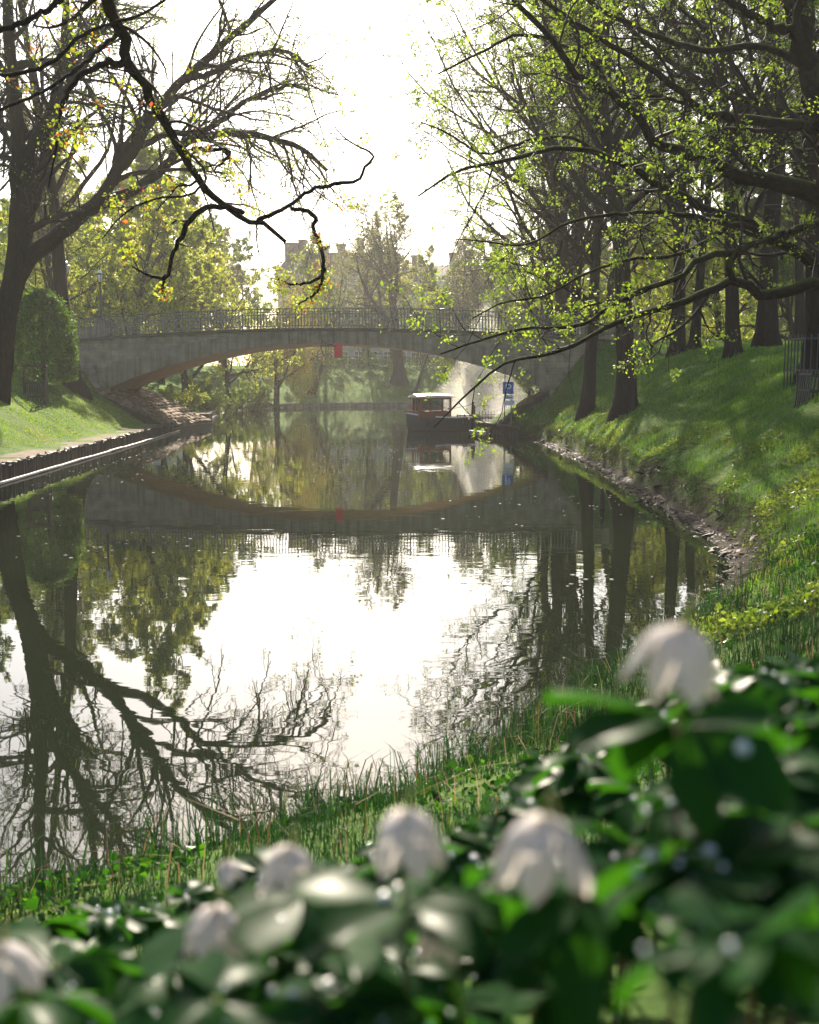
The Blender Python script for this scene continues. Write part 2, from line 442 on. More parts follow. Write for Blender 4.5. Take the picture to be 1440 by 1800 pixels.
def sdist(x, y):
    x = np.atleast_1d(np.asarray(x, float)); y = np.atleast_1d(np.asarray(y, float))
    best = np.full(x.shape, 1e9); W = np.zeros(x.shape); PR = np.zeros(x.shape + (6,))
    for a, b, pr, k in SEG:
        e = b - a; L2 = e @ e
        t = np.clip(((x - a[0]) * e[0] + (y - a[1]) * e[1]) / L2, 0, 1)
        d = np.hypot(x - a[0] - t * e[0], y - a[1] - t * e[1])
        best = np.minimum(best, d)
        w = math.sqrt(L2) / (d + .3) ** 4
        W += w; PR += w[..., None] * np.array(pr)
    inside = np.zeros(x.shape, bool)
    j = len(POLY) - 1
    for i in range(len(POLY)):
        xi, yi = POLY[i]; xj, yj = POLY[j]
        if yi != yj:
            c = ((yi > y) != (yj > y)) & (x < (xj - xi) * (y - yi) / (yj - yi) + xi)
            inside ^= c
        j = i
    return np.where(inside, -best, best), PR / W[..., None]

BR_A = R(6)                                   # bridge yaw
BC = np.array([-4.40, 57.2])                  # middle of its near face
BU = np.array([math.cos(BR_A), -math.sin(BR_A)])
BV = np.array([math.sin(BR_A), math.cos(BR_A)])
BW = 4.6                                      # width of the bridge

KNOLL = .0
def height(x, y, soil=False):
    shp = np.shape(x)
    s, P = sdist(np.ravel(x), np.ravel(y))
    x = np.ravel(x).astype(float); y = np.ravel(y).astype(float)
    e, w, k0, st, k, pl = P.T
    n1 = vnoise(x, y, 2.3, 1) * .10 + vnoise(x, y, .8, 2) * .045
    wj = w * (1 + .45 * vnoise(x, y, 1.6, 5) * (st > .2))
    up = e + k0 * np.minimum(s, wj) + st * smoothstep(0, .22, s - wj)
    r = np.maximum(s - wj - .1, 0)
    rise = k * r
    hmax = pl - up + .35 * vnoise(x, y, 14, 3)
    rise = hmax * (1 - np.exp(-(rise / hmax) - .55 * (rise / hmax) ** 3))
    h = up + rise + n1 * smoothstep(.3, 2, s)
    # the hump of the bank the camera stands on
    h = h + KNOLL * smoothstep(2.6, .5, np.hypot(x - .1, y - .3))
    # embankments that carry the path onto the bridge
    u = (x - BC[0]) * BU[0] + (y - BC[1]) * BU[1]
    v = (x - BC[0]) * BV[0] + (y - BC[1]) * BV[1]
    vv = np.abs(v - BW / 2)
    em = smoothstep(5.5, 2.2, vv) * smoothstep(11.2, 14.0, np.abs(u))
    h = h * (1 - em) + np.maximum(h, 4.45) * em
    # below the water line
    lo = -.35 - .35 * np.minimum(-s, 3)
    h = np.where(s > .12, h, np.where(s > -.12, lo + (h - lo) * smoothstep(-.12, .12, s) if True else h, lo))
    if soil:
        so = smoothstep(.6, .1, (s - wj) / .3) * (st > .15) + smoothstep(.3, -.1, s)
        so = np.maximum(so, .55 * smoothstep(.35, .75, vnoise(x, y, 1.7, 8)) * smoothstep(2.4, .8, s) * (st > .15))
        return h.reshape(shp), np.clip(so, 0, 1).reshape(shp)
    return h.reshape(shp)

KNOLL = 2.27 - float(height(np.array([0.]), np.array([.0]))[0])
print('knoll', KNOLL)
def gz(x, y):
    return float(height(np.array([x]), np.array([y]))[0])

def axis(spec):
    out = []
    for a, b, st in spec: out.append(np.arange(a, b, st))
    out.append([spec[-1][1]])
    return np.concatenate(out)
gx = axis([(-330, -60, 27), (-60, -22, 2), (-22, -9, .35), (-9, -4, .6), (-4, 1, .25), (1, 10, .17), (10, 20, .5), (20, 60, 2), (60, 330, 27)])
gy = axis([(-60, -14, 4), (-14, -2, .8), (-2, 10, .16), (10, 30, .22), (30, 64, .33), (64, 92, .6), (92, 130, .8), (130, 180, 5), (180, 420, 24)])
GX, GY = np.meshgrid(gx, gy)
GH, GS = height(GX, GY, soil=True)
ny, nx = GX.shape
idx = np.arange(ny * nx).reshape(ny, nx)
me = mesh_np('ground', np.stack([GX, GY, GH], -1).reshape(-1, 3), [np.stack([idx[:-1, :-1], idx[:-1, 1:], idx[1:, 1:], idx[1:, :-1]], -1).reshape(-1, 4)])
atr = me.attributes.new('soil', 'FLOAT', 'POINT'); atr.data.foreach_set('value', GS.ravel().astype(np.float32))
tag(O('ground', me, M['ground']), kind='structure')

# water: one sheet at z = 0
wx = np.linspace(-60, 60, 13); wy = np.linspace(-40, 140, 19)
WX, WY = np.meshgrid(wx, wy); wi = np.arange(WX.size).reshape(WX.shape)
me = mesh_np('water', np.stack([WX, WY, 0 * WX], -1).reshape(-1, 3), [np.stack([wi[:-1, :-1], wi[:-1, 1:], wi[1:, 1:], wi[1:, :-1]], -1).reshape(-1, 4)])
tag(O('water', me, M['water']), kind='structure')

def offset_line(q, d):
    """polyline moved sideways by d (left of its direction is positive)"""
    t = nrm(np.gradient(q, axis=0)); n = np.stack([-t[:, 1], t[:, 0]], -1)
    return q + n * d

def resample(q, step):
    seg = np.linalg.norm(np.diff(q, axis=0), axis=1); c = np.concatenate([[0], np.cumsum(seg)])
    s = np.arange(0, c[-1], step)
    return np.stack([np.interp(s, c, q[:, i]) for i in range(q.shape[1])], -1)

def ribbon(name, line, d0, d1, z, mat, sub=3, under=.3):
    rows = []
    for f in np.linspace(0, 1, sub + 1):
        o = offset_line(line, d0 + (d1 - d0) * f)
        zz = z + vnoise(o[:, 0], o[:, 1], 1.1, 4) * .025 * (0 < f)
        rows.append(np.column_stack([o, zz]))
    o = offset_line(line, d1); rows.append(np.column_stack([o, np.full(len(o), z - under)]))
    V = np.array(rows); a, b = V.shape[:2]; i = np.arange(a * b).reshape(a, b)
    me = mesh_np(name, V.reshape(-1, 3), [np.stack([i[:-1, :-1], i[1:, :-1], i[1:, 1:], i[:-1, 1:]], -1).reshape(-1, 4)])
    return O(name, me, mat)

lq = resample(shore['L'], .25)
lq = lq[(lq[:, 1] > 20) & (lq[:, 1] < 71)]
tag(ribbon('path', lq, .02, 1.15, .43, M['soil_path']), kind='structure')
fq = resample(shore['F'], .5); fq = fq[fq[:, 0] < 30]
tag(ribbon('path', fq, .02, .7, .40, M['soil_path']), kind='structure')

# timber palisade along the left bank: every pile a part
pal = empty('canal_wall', (lq[0][0], lq[0][1], 0), 0, 'dark timber pile wall edging the sunny left bank', 'wall')
pm = []
for k in range(5):
    b = MB(); r = np.random.default_rng(k)
    a = np.arange(7) * 2 * math.pi / 7
    rr = .105 * (1 + .1 * r.normal(size=7))
    top = .45 + .02 * r.normal(size=7)
    V = np.concatenate([np.stack([rr * np.cos(a), rr * np.sin(a), np.full(7, -.5)], -1), np.stack([rr * np.cos(a), rr * np.sin(a), top], -1)])
    F = [(i, (i + 1) % 7, 7 + (i + 1) % 7, 7 + i) for i in range(7)] + [tuple(7 + i for i in range(7))]
    b.add(V, F); me = b.mesh('pile'); me.materials.append(M['wood_dark']); pm.append(me)
pq = resample(shore['L'], .225); pq = pq[(pq[:, 1] > 25) & (pq[:, 1] < 64.5)]
base0 = np.array(pal.location)
for i, p in enumerate(pq):
    O('pile', pm[i % 5], None, pal, loc=(p[0] - base0[0], p[1] - base0[1], rng.uniform(-.03, .03)), rot=(rng.normal(0, .02), rng.normal(0, .02), rng.uniform(0, 6)))
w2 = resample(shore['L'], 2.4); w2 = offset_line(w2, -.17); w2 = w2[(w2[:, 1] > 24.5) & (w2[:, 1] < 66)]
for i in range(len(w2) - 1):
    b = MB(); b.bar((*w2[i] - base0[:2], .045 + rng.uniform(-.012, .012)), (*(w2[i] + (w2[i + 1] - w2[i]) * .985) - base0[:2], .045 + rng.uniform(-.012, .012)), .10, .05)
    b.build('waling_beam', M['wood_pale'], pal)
# far side edging: low stone kerb, stones as parts
kerb = empty('canal_kerb', (-13.5, 75, 0), 0, 'low pale stone kerb curving along the far bank', 'kerb')
kq = resample(shore['F'], 1.3); kq = kq[kq[:, 0] < 26]
for i in range(len(kq) - 1):
    b = MB(); a, c = kq[i], kq[i] + (kq[i + 1] - kq[i]) * .985
    b.bar((a[0] + 13.5, a[1] - 75, .11), (c[0] + 13.5, c[1] - 75, .11 + rng.uniform(-.01, .01)), .3, .62)
    b.build('kerb_stone', M['stone_ring'], kerb)
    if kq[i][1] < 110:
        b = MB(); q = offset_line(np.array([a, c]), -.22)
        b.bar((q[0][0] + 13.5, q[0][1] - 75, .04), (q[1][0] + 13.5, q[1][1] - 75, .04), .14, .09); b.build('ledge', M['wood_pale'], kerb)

# ---------------------------------------------------------------- the bridge
bridge = empty('footbridge', (BC[0], BC[1], 0), -BR_A, 'grey stone arch footbridge with iron railings spanning the canal', 'bridge')
RA, CROWN, HALF = 28.4, 4.43, 11.15          # soffit circle, crown height, half span
def soffit(u): return CROWN - (RA - np.sqrt(RA * RA - u * u))
def deck(u): return 5.06 - .0031 * u * u      # underside line of the cornice
UE = 15.0
# arch ring with its soffit
def ring_top(u):
    t = np.abs(u) / HALF
    return np.minimum(soffit(np.minimum(np.abs(u), HALF)) + .62 + .50 * t ** 1.6, deck(u) - .012)
b = MB()
us = np.linspace(-HALF, HALF, 61)
lo = soffit(us); hi = ring_top(us)
for vf, sgn in ((-.06, 1), (BW + .06, -1)):
    V = np.concatenate([np.stack([us, 0 * us + vf, lo], -1), np.stack([us, 0 * us + vf, hi], -1)])
    F = [(i, i + 1, 61 + i + 1, 61 + i)[::sgn] for i in range(60)]
    b.add(V, F)
V = np.concatenate([np.stack([us, 0 * us - .06, hi], -1), np.stack([us, 0 * us + .02, hi], -1)]); b.add(V, [(i, i + 1, 61 + i + 1, 61 + i) for i in range(60)])
V = np.concatenate([np.stack([us, 0 * us + BW - .02, hi], -1), np.stack([us, 0 * us + BW + .06, hi], -1)]); b.add(V, [(i, i + 1, 61 + i + 1, 61 + i) for i in range(60)])
b.build('arch_ring', M['stone_ring'], bridge)
b = MB()
V = np.concatenate([np.stack([us, 0 * us - .06, lo], -1), np.stack([us, 0 * us + BW + .06, lo], -1)]); b.add(V, [(i, 61 + i, 61 + i + 1, i + 1) for i in range(60)])
M['soffit'] = noise_mat('orange_glow_soffit', [(.3, (.24, .15, .085)), (.6, (.36, .24, .14)), (.8, (.42, .32, .22))], scale=1.6, detail=8, rough=.9, bump=.3, bscale=6)  # orange glow thrown up from the water is put into this stone colour
b.build('soffit', M['soffit'], bridge, smooth=True)
# spandrel walls, springing down into the banks
us2 = np.concatenate([np.linspace(-UE, -HALF, 8)[:-1], us, np.linspace(HALF, UE, 8)[1:]])
n2 = len(us2)
lo2 = np.where(np.abs(us2) < HALF, ring_top(us2) - .05, soffit(HALF) - 2.0)
hi2 = deck(us2)
for vf, sgn in ((0, 1), (BW, -1)):
    b = MB()
    V = np.concatenate([np.stack([us2, 0 * us2 + vf, np.minimum(lo2, hi2 - .004)], -1), np.stack([us2, 0 * us2 + vf, hi2], -1)])
    b.add(V, [(i, i + 1, n2 + i + 1, n2 + i)[::sgn] for i in range(n2 - 1)])
    b.build('spandrel_wall', M['spandrel'], bridge)
# abutment blocks with battered wing walls
for s_ in (-1, 1):
    b = MB()
    x0, x1 = HALF - .06, HALF + 1.9
    for (z0, z1, g0, g1) in ((-.6, 2.35, .30, .22), (2.35, 3.35, .20, .10)):
        x1t = x1 if z1 < 3 else x1 - .5
        xa, xb = (x0, x1) if z1 < 3 else (x0 + .35, x1 - .1)
        V = [(s_ * xa, -g0, z0), (s_ * xb, -g0, z0), (s_ * xb, BW + g0, z0), (s_ * xa, BW + g0, z0),
             (s_ * (xa + .25), -g1, z1), (s_ * x1t, -g1, z1), (s_ * x1t, BW + g1, z1), (s_ * (xa + .25), BW + g1, z1)]
        F = [(0, 3, 2, 1), (4, 5, 6, 7), (0, 1, 5, 4), (1, 2, 6, 5), (2, 3, 7, 6), (3, 0, 4, 7)]
        b.add(V, F if s_ > 0 else [f[::-1] for f in F])
    b.build('abutment', M['spandrel'], bridge)
# deck and cornice
us3 = np.linspace(-UE, UE, 61)
b = MB()
dk = deck(us3)
for v0, v1, z0, z1 in ((-.16, BW + .16, .0, .13),):
    V = np.concatenate([np.stack([us3, 0 * us3 + vv_, dk + zz_], -1) for vv_, zz_ in ((v0, z0), (v1, z0), (v1, z1), (v0, z1))])
    n3 = 61
    F = []
    for i in range(n3 - 1):
        for k in range(4):
            k2 = (k + 1) % 4
            F.append((k * n3 + i, k2 * n3 + i, k2 * n3 + i + 1, k * n3 + i + 1))
    F += [(0, n3, 2 * n3, 3 * n3), (4 * n3 - 1, 3 * n3 - 1, 2 * n3 - 1, n3 - 1)]
    b.add(V, F)
b.build('deck', M['cornice'], bridge)
# railings: rails, posts, every baluster
bal = MB().bar((0, 0, 0), (0, 0, .86), .034).mesh('baluster'); bal.materials.append(M['iron'])
pst = MB(); pst.bar((0, 0, 0), (0, 0, 1.02), .06); pst.box((0, 0, 1.05), (.09, .09, .05)); pst = pst.mesh('railing_post'); pst.materials.append(M['iron'])
for vf in (.0, BW):
    rails = []
    for nm, z, w, h in (('railing', .97, .075, .05), ('middle_rail', .80, .03, .03), ('bottom_rail', .12, .045, .035)):
        V = []; F = []
        uu = us3 * .86; zz = deck(uu) + .13 + z
        for (i_, j_) in ((-1, -1), (1, -1), (1, 1), (-1, 1)): V.append(np.stack([uu, 0 * uu + vf + i_ * w / 2, zz + j_ * h / 2], -1))
        for k in range(4):
            k2 = (k + 1) % 4
            F += [(k * 61 + i, k2 * 61 + i, k2 * 61 + i + 1, k * 61 + i + 1) for i in range(60)]
        rails.append(MB().add(np.concatenate(V), F).build(nm, M['iron'], bridge if not rails else rails[0]))
    rail = rails[0]
    nb = 0
    for u in np.arange(-12.8, 12.81, .16):
        k = round((u + 12.8) / .16)
        if k % 12 == 0: O('railing_post', pst, None, rail, loc=(u, vf, deck(u) + .13))
        else: O('baluster', bal, None, rail, loc=(u, vf, deck(u) + .13 + .09))
for s_ in (-1, 1):
    for vf in (.0, BW):
        b = MB(); u = s_ * 12.75
        z0 = deck(u) + .13
        b.box((u + s_ * .3, vf, z0 + .55), (.62, .46, 1.1)); b.box((u + s_ * .3, vf, z0 + 1.16), (.74, .58, .14)); b.box((u + s_ * .3, vf, z0 + .07), (.70, .54, .14))
        for k in range(1, 3): pass
        b.build('pedestal', M['stone_ring'], bridge)
        if s_ < 0 or vf == 0:
            b = MB(); x_ = u + s_ * 1.75
            b.box((x_, vf, deck(x_) + .13 + .45), (2.1, .3, .9)); b.box((x_, vf, deck(x_) + .13 + .95), (2.1, .4, .1)); b.build('parapet', M['stone_ring'], bridge)

# lamps on the bridge pedestals
M['lamp_glass'] = plain('frosted_lamp_glass', (.85, .80, .74), rough=.3)
def lamp(u, v, label):
    u_ = BC + BU * u + BV * v
    L = empty('street_lamp', (*u_, deck(u) + 1.36), 0, label, 'street lamp', 'lamps on the bridge pedestals')
    MB().lathe((0, 0, 0), [(.19, 0), (.19, .10), (.12, .16), (.10, .45), (.075, .50), (.06, 1.2), (.045, 1.9), (.08, 1.94), (.08, 1.98), (.05, 2.02)], 10).build('post', M['dark_iron'], L, smooth=True)
    h = MB().lathe((0, 0, 2.06), [(.10, 0), (.19, .38)], 6).build('lantern', M['lamp_glass'], L)
    f = MB()
    for k in range(6):
        a = k * math.pi / 3; f.bar((.10 * math.cos(a), .10 * math.sin(a), 2.05), (.195 * math.cos(a), .195 * math.sin(a), 2.45), .022)
    f.lathe((0, 0, 2.44), [(.23, 0), (.24, .03), (.14, .09)], 6); f.lathe((0, 0, 2.02), [(.12, 0), (.12, .04)], 6)
    f.build('lantern_frame', M['dark_iron'], h)
    c = MB().lathe((0, 0, 2.53), [(.15, 0), (.10, .14), (.03, .18)], 6).build('lantern_crown', M['lamp_glass'], L)
    MB().lathe((0, 0, 2.71), [(.03, 0), (.035, .04), (.008, .12)], 6).build('finial', M['dark_iron'], L)
    return L
lamp(-13.05, 0, 'iron lamp with pale lantern on the near left pedestal of the bridge')
lamp(-13.05, BW, 'iron lamp with pale lantern left of the trunk, on the far pedestal')

# red navigation board slung under the crown of the arch
M['red_board'] = plain('red_paint', (.75, .045, .05), rough=.5)
nav = empty('navigation_sign', (*(BC + BU * .1 - BV * .22), 4.3), -BR_A, 'small red board hung on a rod below the crown of the arch', 'sign')
MB().bar((-.02, 0, .78), (-.02, 0, -.12), .05).build('hanger', M['iron'], nav)
MB().bar((-.1, 0, 0), (1.0, 0, -.02), .06).bar((.25, -.02, .06), (.5, -.02, .06), .06).bar((-.02, 0, .3), (.3, 0, .02), .025).build('arm', M['dark_iron'], nav)
MB().bar((.62, -.03, .03), (1.02, -.03, .03), .1, .12).build('bracket', M['red_board'], nav)
MB().box((.80, -.03, -.30), (.36, .06, .58)).build('board', M['red_board'], nav)

# stone revetments under both ends of the arch: every stone a part
def revet(name, label, u0, u1, z0, z1, v0, v1, mat, skewed=1):
    root = empty(name, (BC[0], BC[1], 0), -BR_A, label, 'revetment')
    b = MB()
    nz_ = math.atan2(z1 - z0, u1 - u0)
    V = [(u0, v0, z0 - .06), (u1, v0, z1 - .06), (u1, v1, z1 - .06), (u0, v1, z0 - .06), (u0, v0, z0 - .9), (u1, v0, z1 - .9), (u1, v1, z1 - .9), (u0, v1, z0 - .9)]
    F = [(0, 1, 2, 3), (0, 4, 5, 1), (1, 5, 6, 2), (2, 6, 7, 3), (3, 7, 4, 0)]
    b.add(V, F if u1 < u0 else [f[::-1] for f in F]); b.build('bedding', M['wood_dark'], root)
    L = math.hypot(u1 - u0, z1 - z0)
    rows = int(L / .30)
    meshes = []
    for k in range(6):
        r = np.random.default_rng(50 + k); q = MB().box((0, 0, 0), (.275, .40, .15), taper=.82).mesh('stone'); 
        co = np.empty(24); q.vertices.foreach_get('co', co); co += r.normal(0, .018, 24); q.vertices.foreach_set('co', co); q.materials.append(mat[k % len(mat)]); meshes.append(q)
    for i in range(rows):
        f = (i + .5) / rows
        n = int((v1 - v0) / .43)
        for j in range(n):
            v = v0 + (j + .5 + (.25 if i % 2 else -.2)) * (v1 - v0) / n
            if v > v1 or v < v0: continue
            O('stone', meshes[rng.integers(6)], None, root, loc=(u0 + (u1 - u0) * f, v + rng.normal(0, .01), z0 + (z1 - z0) * f + rng.normal(0, .018)),
              rot=(rng.normal(0, .04), (-nz_ if u1 > u0 else math.pi - nz_) + rng.normal(0, .04), rng.normal(0, .03)))
    return root
M['rv1'] = noise_mat('brown_revetment_stone', [(.3, (.10, .06, .035)), (.7, (.21, .135, .08))], scale=4, rough=.9, bump=.5, spec=.15)
M['rv2'] = noise_mat('mossy_revetment_stone', [(.35, (.08, .06, .035)), (.7, (.16, .13, .06))], scale=4, rough=.9, bump=.5, spec=.15)
M['rv3'] = noise_mat('pale_revetment_stone', [(.3, (.17, .11, .07)), (.7, (.29, .205, .135))], scale=4, rough=.85, bump=.5, spec=.2)
revet('stone_revetment', 'sunlit slope of brown stones below the left springing', -7.55, -11.4, .30, 2.15, -1.0, BW + 2.2, [M['rv1'], M['rv2'], M['rv3']])
revet('stone_revetment', 'dark stone slope under the right end of the arch', 8.3, 11.3, .15, 2.25, -.2, BW + .5, [M['rv1'], M['rv2']])
# square quay block past the left revetment
b = MB(); b.box((0, 0, .2), (1.2, 1.6, .9)); tag(b.build('quay_block', M['rv2'], loc=(-12.55, 68.6, 0), rot=(0, 0, .05)), 'square mossy stone block at the waterline beyond the left revetment', 'stone block')

# ---------------------------------------------------------------- trees
def march(S, D, L, Rd, n, wob, trop, taper, r, curl=0):
    N = len(S)
    P = np.empty((N, n, 3)); P[:, 0] = S
    d = nrm(D); st = (L / (n - 1))[:, None]
    c = r.normal(0, 1, (N, 3)) * curl
    for i in range(1, n):
        d = nrm(d + r.normal(0, wob, (N, 3)) + np.asarray(trop) + c * (1 if i < n / 2 else -1))
        P[:, i] = P[:, i - 1] + d * st
    t = np.linspace(0, 1, n)
    return P, Rd[:, None] * (1 - (1 - taper) * t)[None]

def spawn(P, Rad, L, k, t0, ang, asd, lr, rr, r, t1=1.0, lfall=.55, flat=0, upbias=0):
    N, n, _ = P.shape
    kk = np.maximum(1, r.poisson(k, N)) if np.isscalar(k) else k
    par = np.repeat(np.arange(N), kk)
    j = np.concatenate([np.arange(q) for q in kk]); kp = kk[par]
    t = t0 + (t1 - t0) * (j + r.uniform(.1, .9, len(par))) / kp
    f = t * (n - 1); i = np.minimum(f.astype(int), n - 2); w = (f - i)[:, None]
    S = P[par, i] * (1 - w) + P[par, i + 1] * w
    T = nrm(P[par, i + 1] - P[par, i])
    q = nrm(np.cross(T, nrm(r.normal(size=T.shape))))
    q[:, 2] = q[:, 2] * (1 - flat) + upbias; q = nrm(q - (q * T).sum(-1, keepdims=True) * T)
    a = np.radians(r.normal(ang, asd, len(par)))[:, None]
    D = np.cos(a) * T + np.sin(a) * q
    Ln = lr * L[par] * (1 - lfall * (t - t0) / (1 - t0 + 1e-6)) * r.uniform(.6, 1.25, len(par))
    Rp = (Rad[par, i] * (1 - w[:, 0]) + Rad[par, i + 1] * w[:, 0])
    return S, D, Ln, np.minimum(Rp * .8, Rp * rr * r.uniform(.7, 1.15, len(par)))

def leaves(nb, A, size, r, droop=.4, aspect=.6, sd=.3):
    N = len(A)
    d = nrm(r.normal(size=(N, 3)) + [0, 0, -droop])
    q = nrm(np.cross(d, nrm(r.normal(size=(N, 3)))))
    nn = np.cross(d, q)
    s = (size * np.exp(r.normal(0, sd, N)))[:, None]
    w = s * aspect * .5
    V = np.stack([A, A + d * s * .5 + q * w + nn * s * .07, A + d * s, A + d * s * .5 - q * w + nn * s * .07], 1)
    nb.quads(V)

def pts_on(P, r, per, t0=.2):
    N, n, _ = P.shape
    kk = r.poisson(per, N); par = np.repeat(np.arange(N), kk)
    f = r.uniform(t0, 1, len(par)) * (n - 1); i = np.minimum(f.astype(int), n - 2); w = (f - i)[:, None]
    return P[par, i] * (1 - w) + P[par, i + 1] * w

def finish(prefix, L0, Lmid, Ltw, leafmesh, m_bark, m_twig, m_leaf):
    nb = NB()
    for P, Rd, m in L0: nb.tubes(P, Rd, m)
    out = {}
    out['trunk'] = nb.mesh('trunk'); out['trunk'].materials.append(m_bark)
    nb = NB()
    for P, Rd, m in Lmid + Ltw: nb.tubes(P, Rd, m)
    out['branches'] = nb.mesh('branches'); out['branches'].materials.append(m_twig)
    if leafmesh is not None and leafmesh.n:
        out['crown'] = leafmesh.mesh('crown', smooth=False); out['crown'].materials.append(m_leaf)
    return out

def park_tree(seed, H=21, r0=.33, clear=.3, lean=(0, 0), n1=15, k2=8, k3=7, k4=5, leaf=.075, perleaf=2.2, m_leaf='leaf_young', l1=.42, ang1=50, up1=.05, m_bark='bark', m_twig='twig', clump=0, tropz=.02, twl=.34):
    r = np.random.default_rng(seed)
    P0, R0 = march(np.array([[0, 0, -.5]]), np.array([[lean[0], lean[1], 1.]]), np.array([H * .92]), np.array([r0]), 22, .035, (-lean[0] * .02, -lean[1] * .02, .02), .10, r)
    z = P0[0, :, 2]; R0[0] *= 1 + 1.0 * np.exp(-np.maximum(z + .1, 0) / .38)
    S, D, L, Rd = spawn(P0, R0, np.array([H]), np.array([n1]), clear, ang1, 9, l1, .62, r, t1=.98, lfall=.62)
    P1, R1 = march(S, D, L, Rd, 14, .085, (0, 0, up1), .16, r, curl=.02)
    S, D, L2, Rd = spawn(P1, R1, L, k2, .18, 48, 14, .46, .6, r)
    P2, R2 = march(S, D, L2, np.maximum(Rd, .018), 9, .11, (0, 0, tropz), .25, r, curl=.03)
    S, D, L3, Rd = spawn(P2, R2, L2, k3, .12, 46, 14, .5, .6, r)
    P3, R3 = march(S, D, L3, np.maximum(Rd, .011), 6, .14, (0, 0, tropz), .4, r)
    S, D, L4, Rd = spawn(P3, R3, L3, k4, .15, 42, 14, .55, .7, r, t1=1)
    L4 = np.clip(L4, .25, twl * 2.2)
    P4, R4 = march(S, D, L4, np.maximum(Rd * .8, .007), 4, .16, (0, 0, tropz), .5, r)
    lm = NB()
    if perleaf > 0:
        A = pts_on(P4, r, perleaf, .3)
        if clump:
            A = np.repeat(A, clump, 0) + r.normal(0, .07, (len(A) * clump, 3))
        leaves(lm, A, leaf, r)
    return finish('t', [(P0, R0, 12), (P1, R1, 7)], [(P2, R2, 5), (P3, R3, 3)], [(P4, R4, 3)], lm, M[m_bark], M[m_twig], M[m_leaf])

def willow(seed, H=11):
    r = np.random.default_rng(seed)
    P0, R0 = march(np.array([[0, 0, -.4]]), np.array([[.05, 0, 1.]]), np.array([H * .75]), np.array([.3]), 12, .05, (0, 0, .02), .3, r)
    S, D, L, Rd = spawn(P0, R0, np.array([H]), np.array([14]), .3, 50, 10, .42, .55, r, lfall=.3)
    P1, R1 = march(S, D, L, Rd, 10, .08, (0, 0, .03), .2, r)
    S, D, L2, Rd = spawn(P1, R1, L, 9, .25, 45, 15, .55, .5, r, lfall=.3)
    P2, R2 = march(S, D, L2, np.maximum(Rd, .01), 8, .1, (0, 0, -.10), .3, r)
    S, D, L3, Rd = spawn(P2, R2, L2, 8, .2, 50, 15, 1.6, .5, r, lfall=.2)
    P3, R3 = march(S, D, np.clip(L3, 1.2, 4.2), np.maximum(Rd * .5, .004), 10, .05, (0, 0, -.42), .5, r)
    lm = NB(); leaves(lm, pts_on(P3, r, 30, .05), .10, r, droop=1.5, aspect=.3)
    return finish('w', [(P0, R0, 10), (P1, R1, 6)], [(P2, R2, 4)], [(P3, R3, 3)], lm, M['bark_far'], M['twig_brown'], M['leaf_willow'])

def bush(seed, H=2.4, wid=1.0, nst=16, per=9, leaf=.08, m_leaf='leaf_mid'):
    r = np.random.default_rng(seed)
    n = nst; a = r.uniform(0, 6.28, n)
    D = np.stack([np.cos(a) * wid * .6, np.sin(a) * wid * .6, np.ones(n)], -1)
    S = np.stack([np.cos(a) * .12, np.sin(a) * .12, np.full(n, -.1)], -1)
    P1, R1 = march(S, D, r.uniform(.7, 1.05, n) * H, np.full(n, .022), 8, .09, (0, 0, .0), .3, r)
    S, D, L2, Rd = spawn(P1, R1, np.full(n, H), 9, .2, 45, 12, .36, .6, r)
    P2, R2 = march(S, D, L2, np.maximum(Rd, .006), 6, .12, (0, 0, .02), .4, r)
    S, D, L3, Rd = spawn(P2, R2, L2, 5, .2, 45, 12, .5, .7, r)
    P3, R3 = march(S, D, L3, np.maximum(Rd, .004), 4, .15, (0, 0, .02), .5, r)
    lm = NB(); leaves(lm, np.concatenate([pts_on(P3, r, per), pts_on(P2, r, per)]), leaf, r)
    return finish('b', [(P1, R1, 5)], [(P2, R2, 3)], [(P3, R3, 3)], lm, M['twig_brown'], M['twig_brown'], M[m_leaf])

PROTO = {}
PROTO['A'] = park_tree(11, H=23, r0=.36, clear=.28, n1=22, k2=10, k3=7, k4=6, l1=.46, up1=.06, perleaf=2.0, leaf=.09)
PROTO['B'] = park_tree(12, H=22, r0=.30, clear=.24, lean=(-.07, 0), n1=22, k2=10, k3=6, k4=6, l1=.48, up1=.05, perleaf=2.0, leaf=.09)
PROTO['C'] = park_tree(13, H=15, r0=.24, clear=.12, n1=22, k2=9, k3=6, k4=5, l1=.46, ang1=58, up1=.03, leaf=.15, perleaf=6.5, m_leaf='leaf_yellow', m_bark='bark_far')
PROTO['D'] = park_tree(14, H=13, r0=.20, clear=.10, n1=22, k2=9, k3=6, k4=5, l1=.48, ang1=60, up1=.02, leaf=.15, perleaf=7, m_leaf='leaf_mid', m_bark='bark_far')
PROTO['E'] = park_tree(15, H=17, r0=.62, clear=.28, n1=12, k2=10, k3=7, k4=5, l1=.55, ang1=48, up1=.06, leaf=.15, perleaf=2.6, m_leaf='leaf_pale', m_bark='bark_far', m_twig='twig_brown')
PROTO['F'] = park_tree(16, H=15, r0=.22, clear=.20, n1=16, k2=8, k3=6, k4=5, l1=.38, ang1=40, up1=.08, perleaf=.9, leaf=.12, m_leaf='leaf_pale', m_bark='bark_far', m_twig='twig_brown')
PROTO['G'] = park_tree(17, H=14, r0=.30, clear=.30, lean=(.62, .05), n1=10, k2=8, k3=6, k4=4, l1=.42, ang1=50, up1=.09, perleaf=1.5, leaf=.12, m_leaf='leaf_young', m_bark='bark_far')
PROTO['H'] = park_tree(21, H=24, r0=.40, clear=.36, n1=16, k2=8, k3=7, k4=5, up1=.06, perleaf=.8, leaf=.09)
PROTO['W'] = willow(18)
PROTO['bush'] = bush(19)
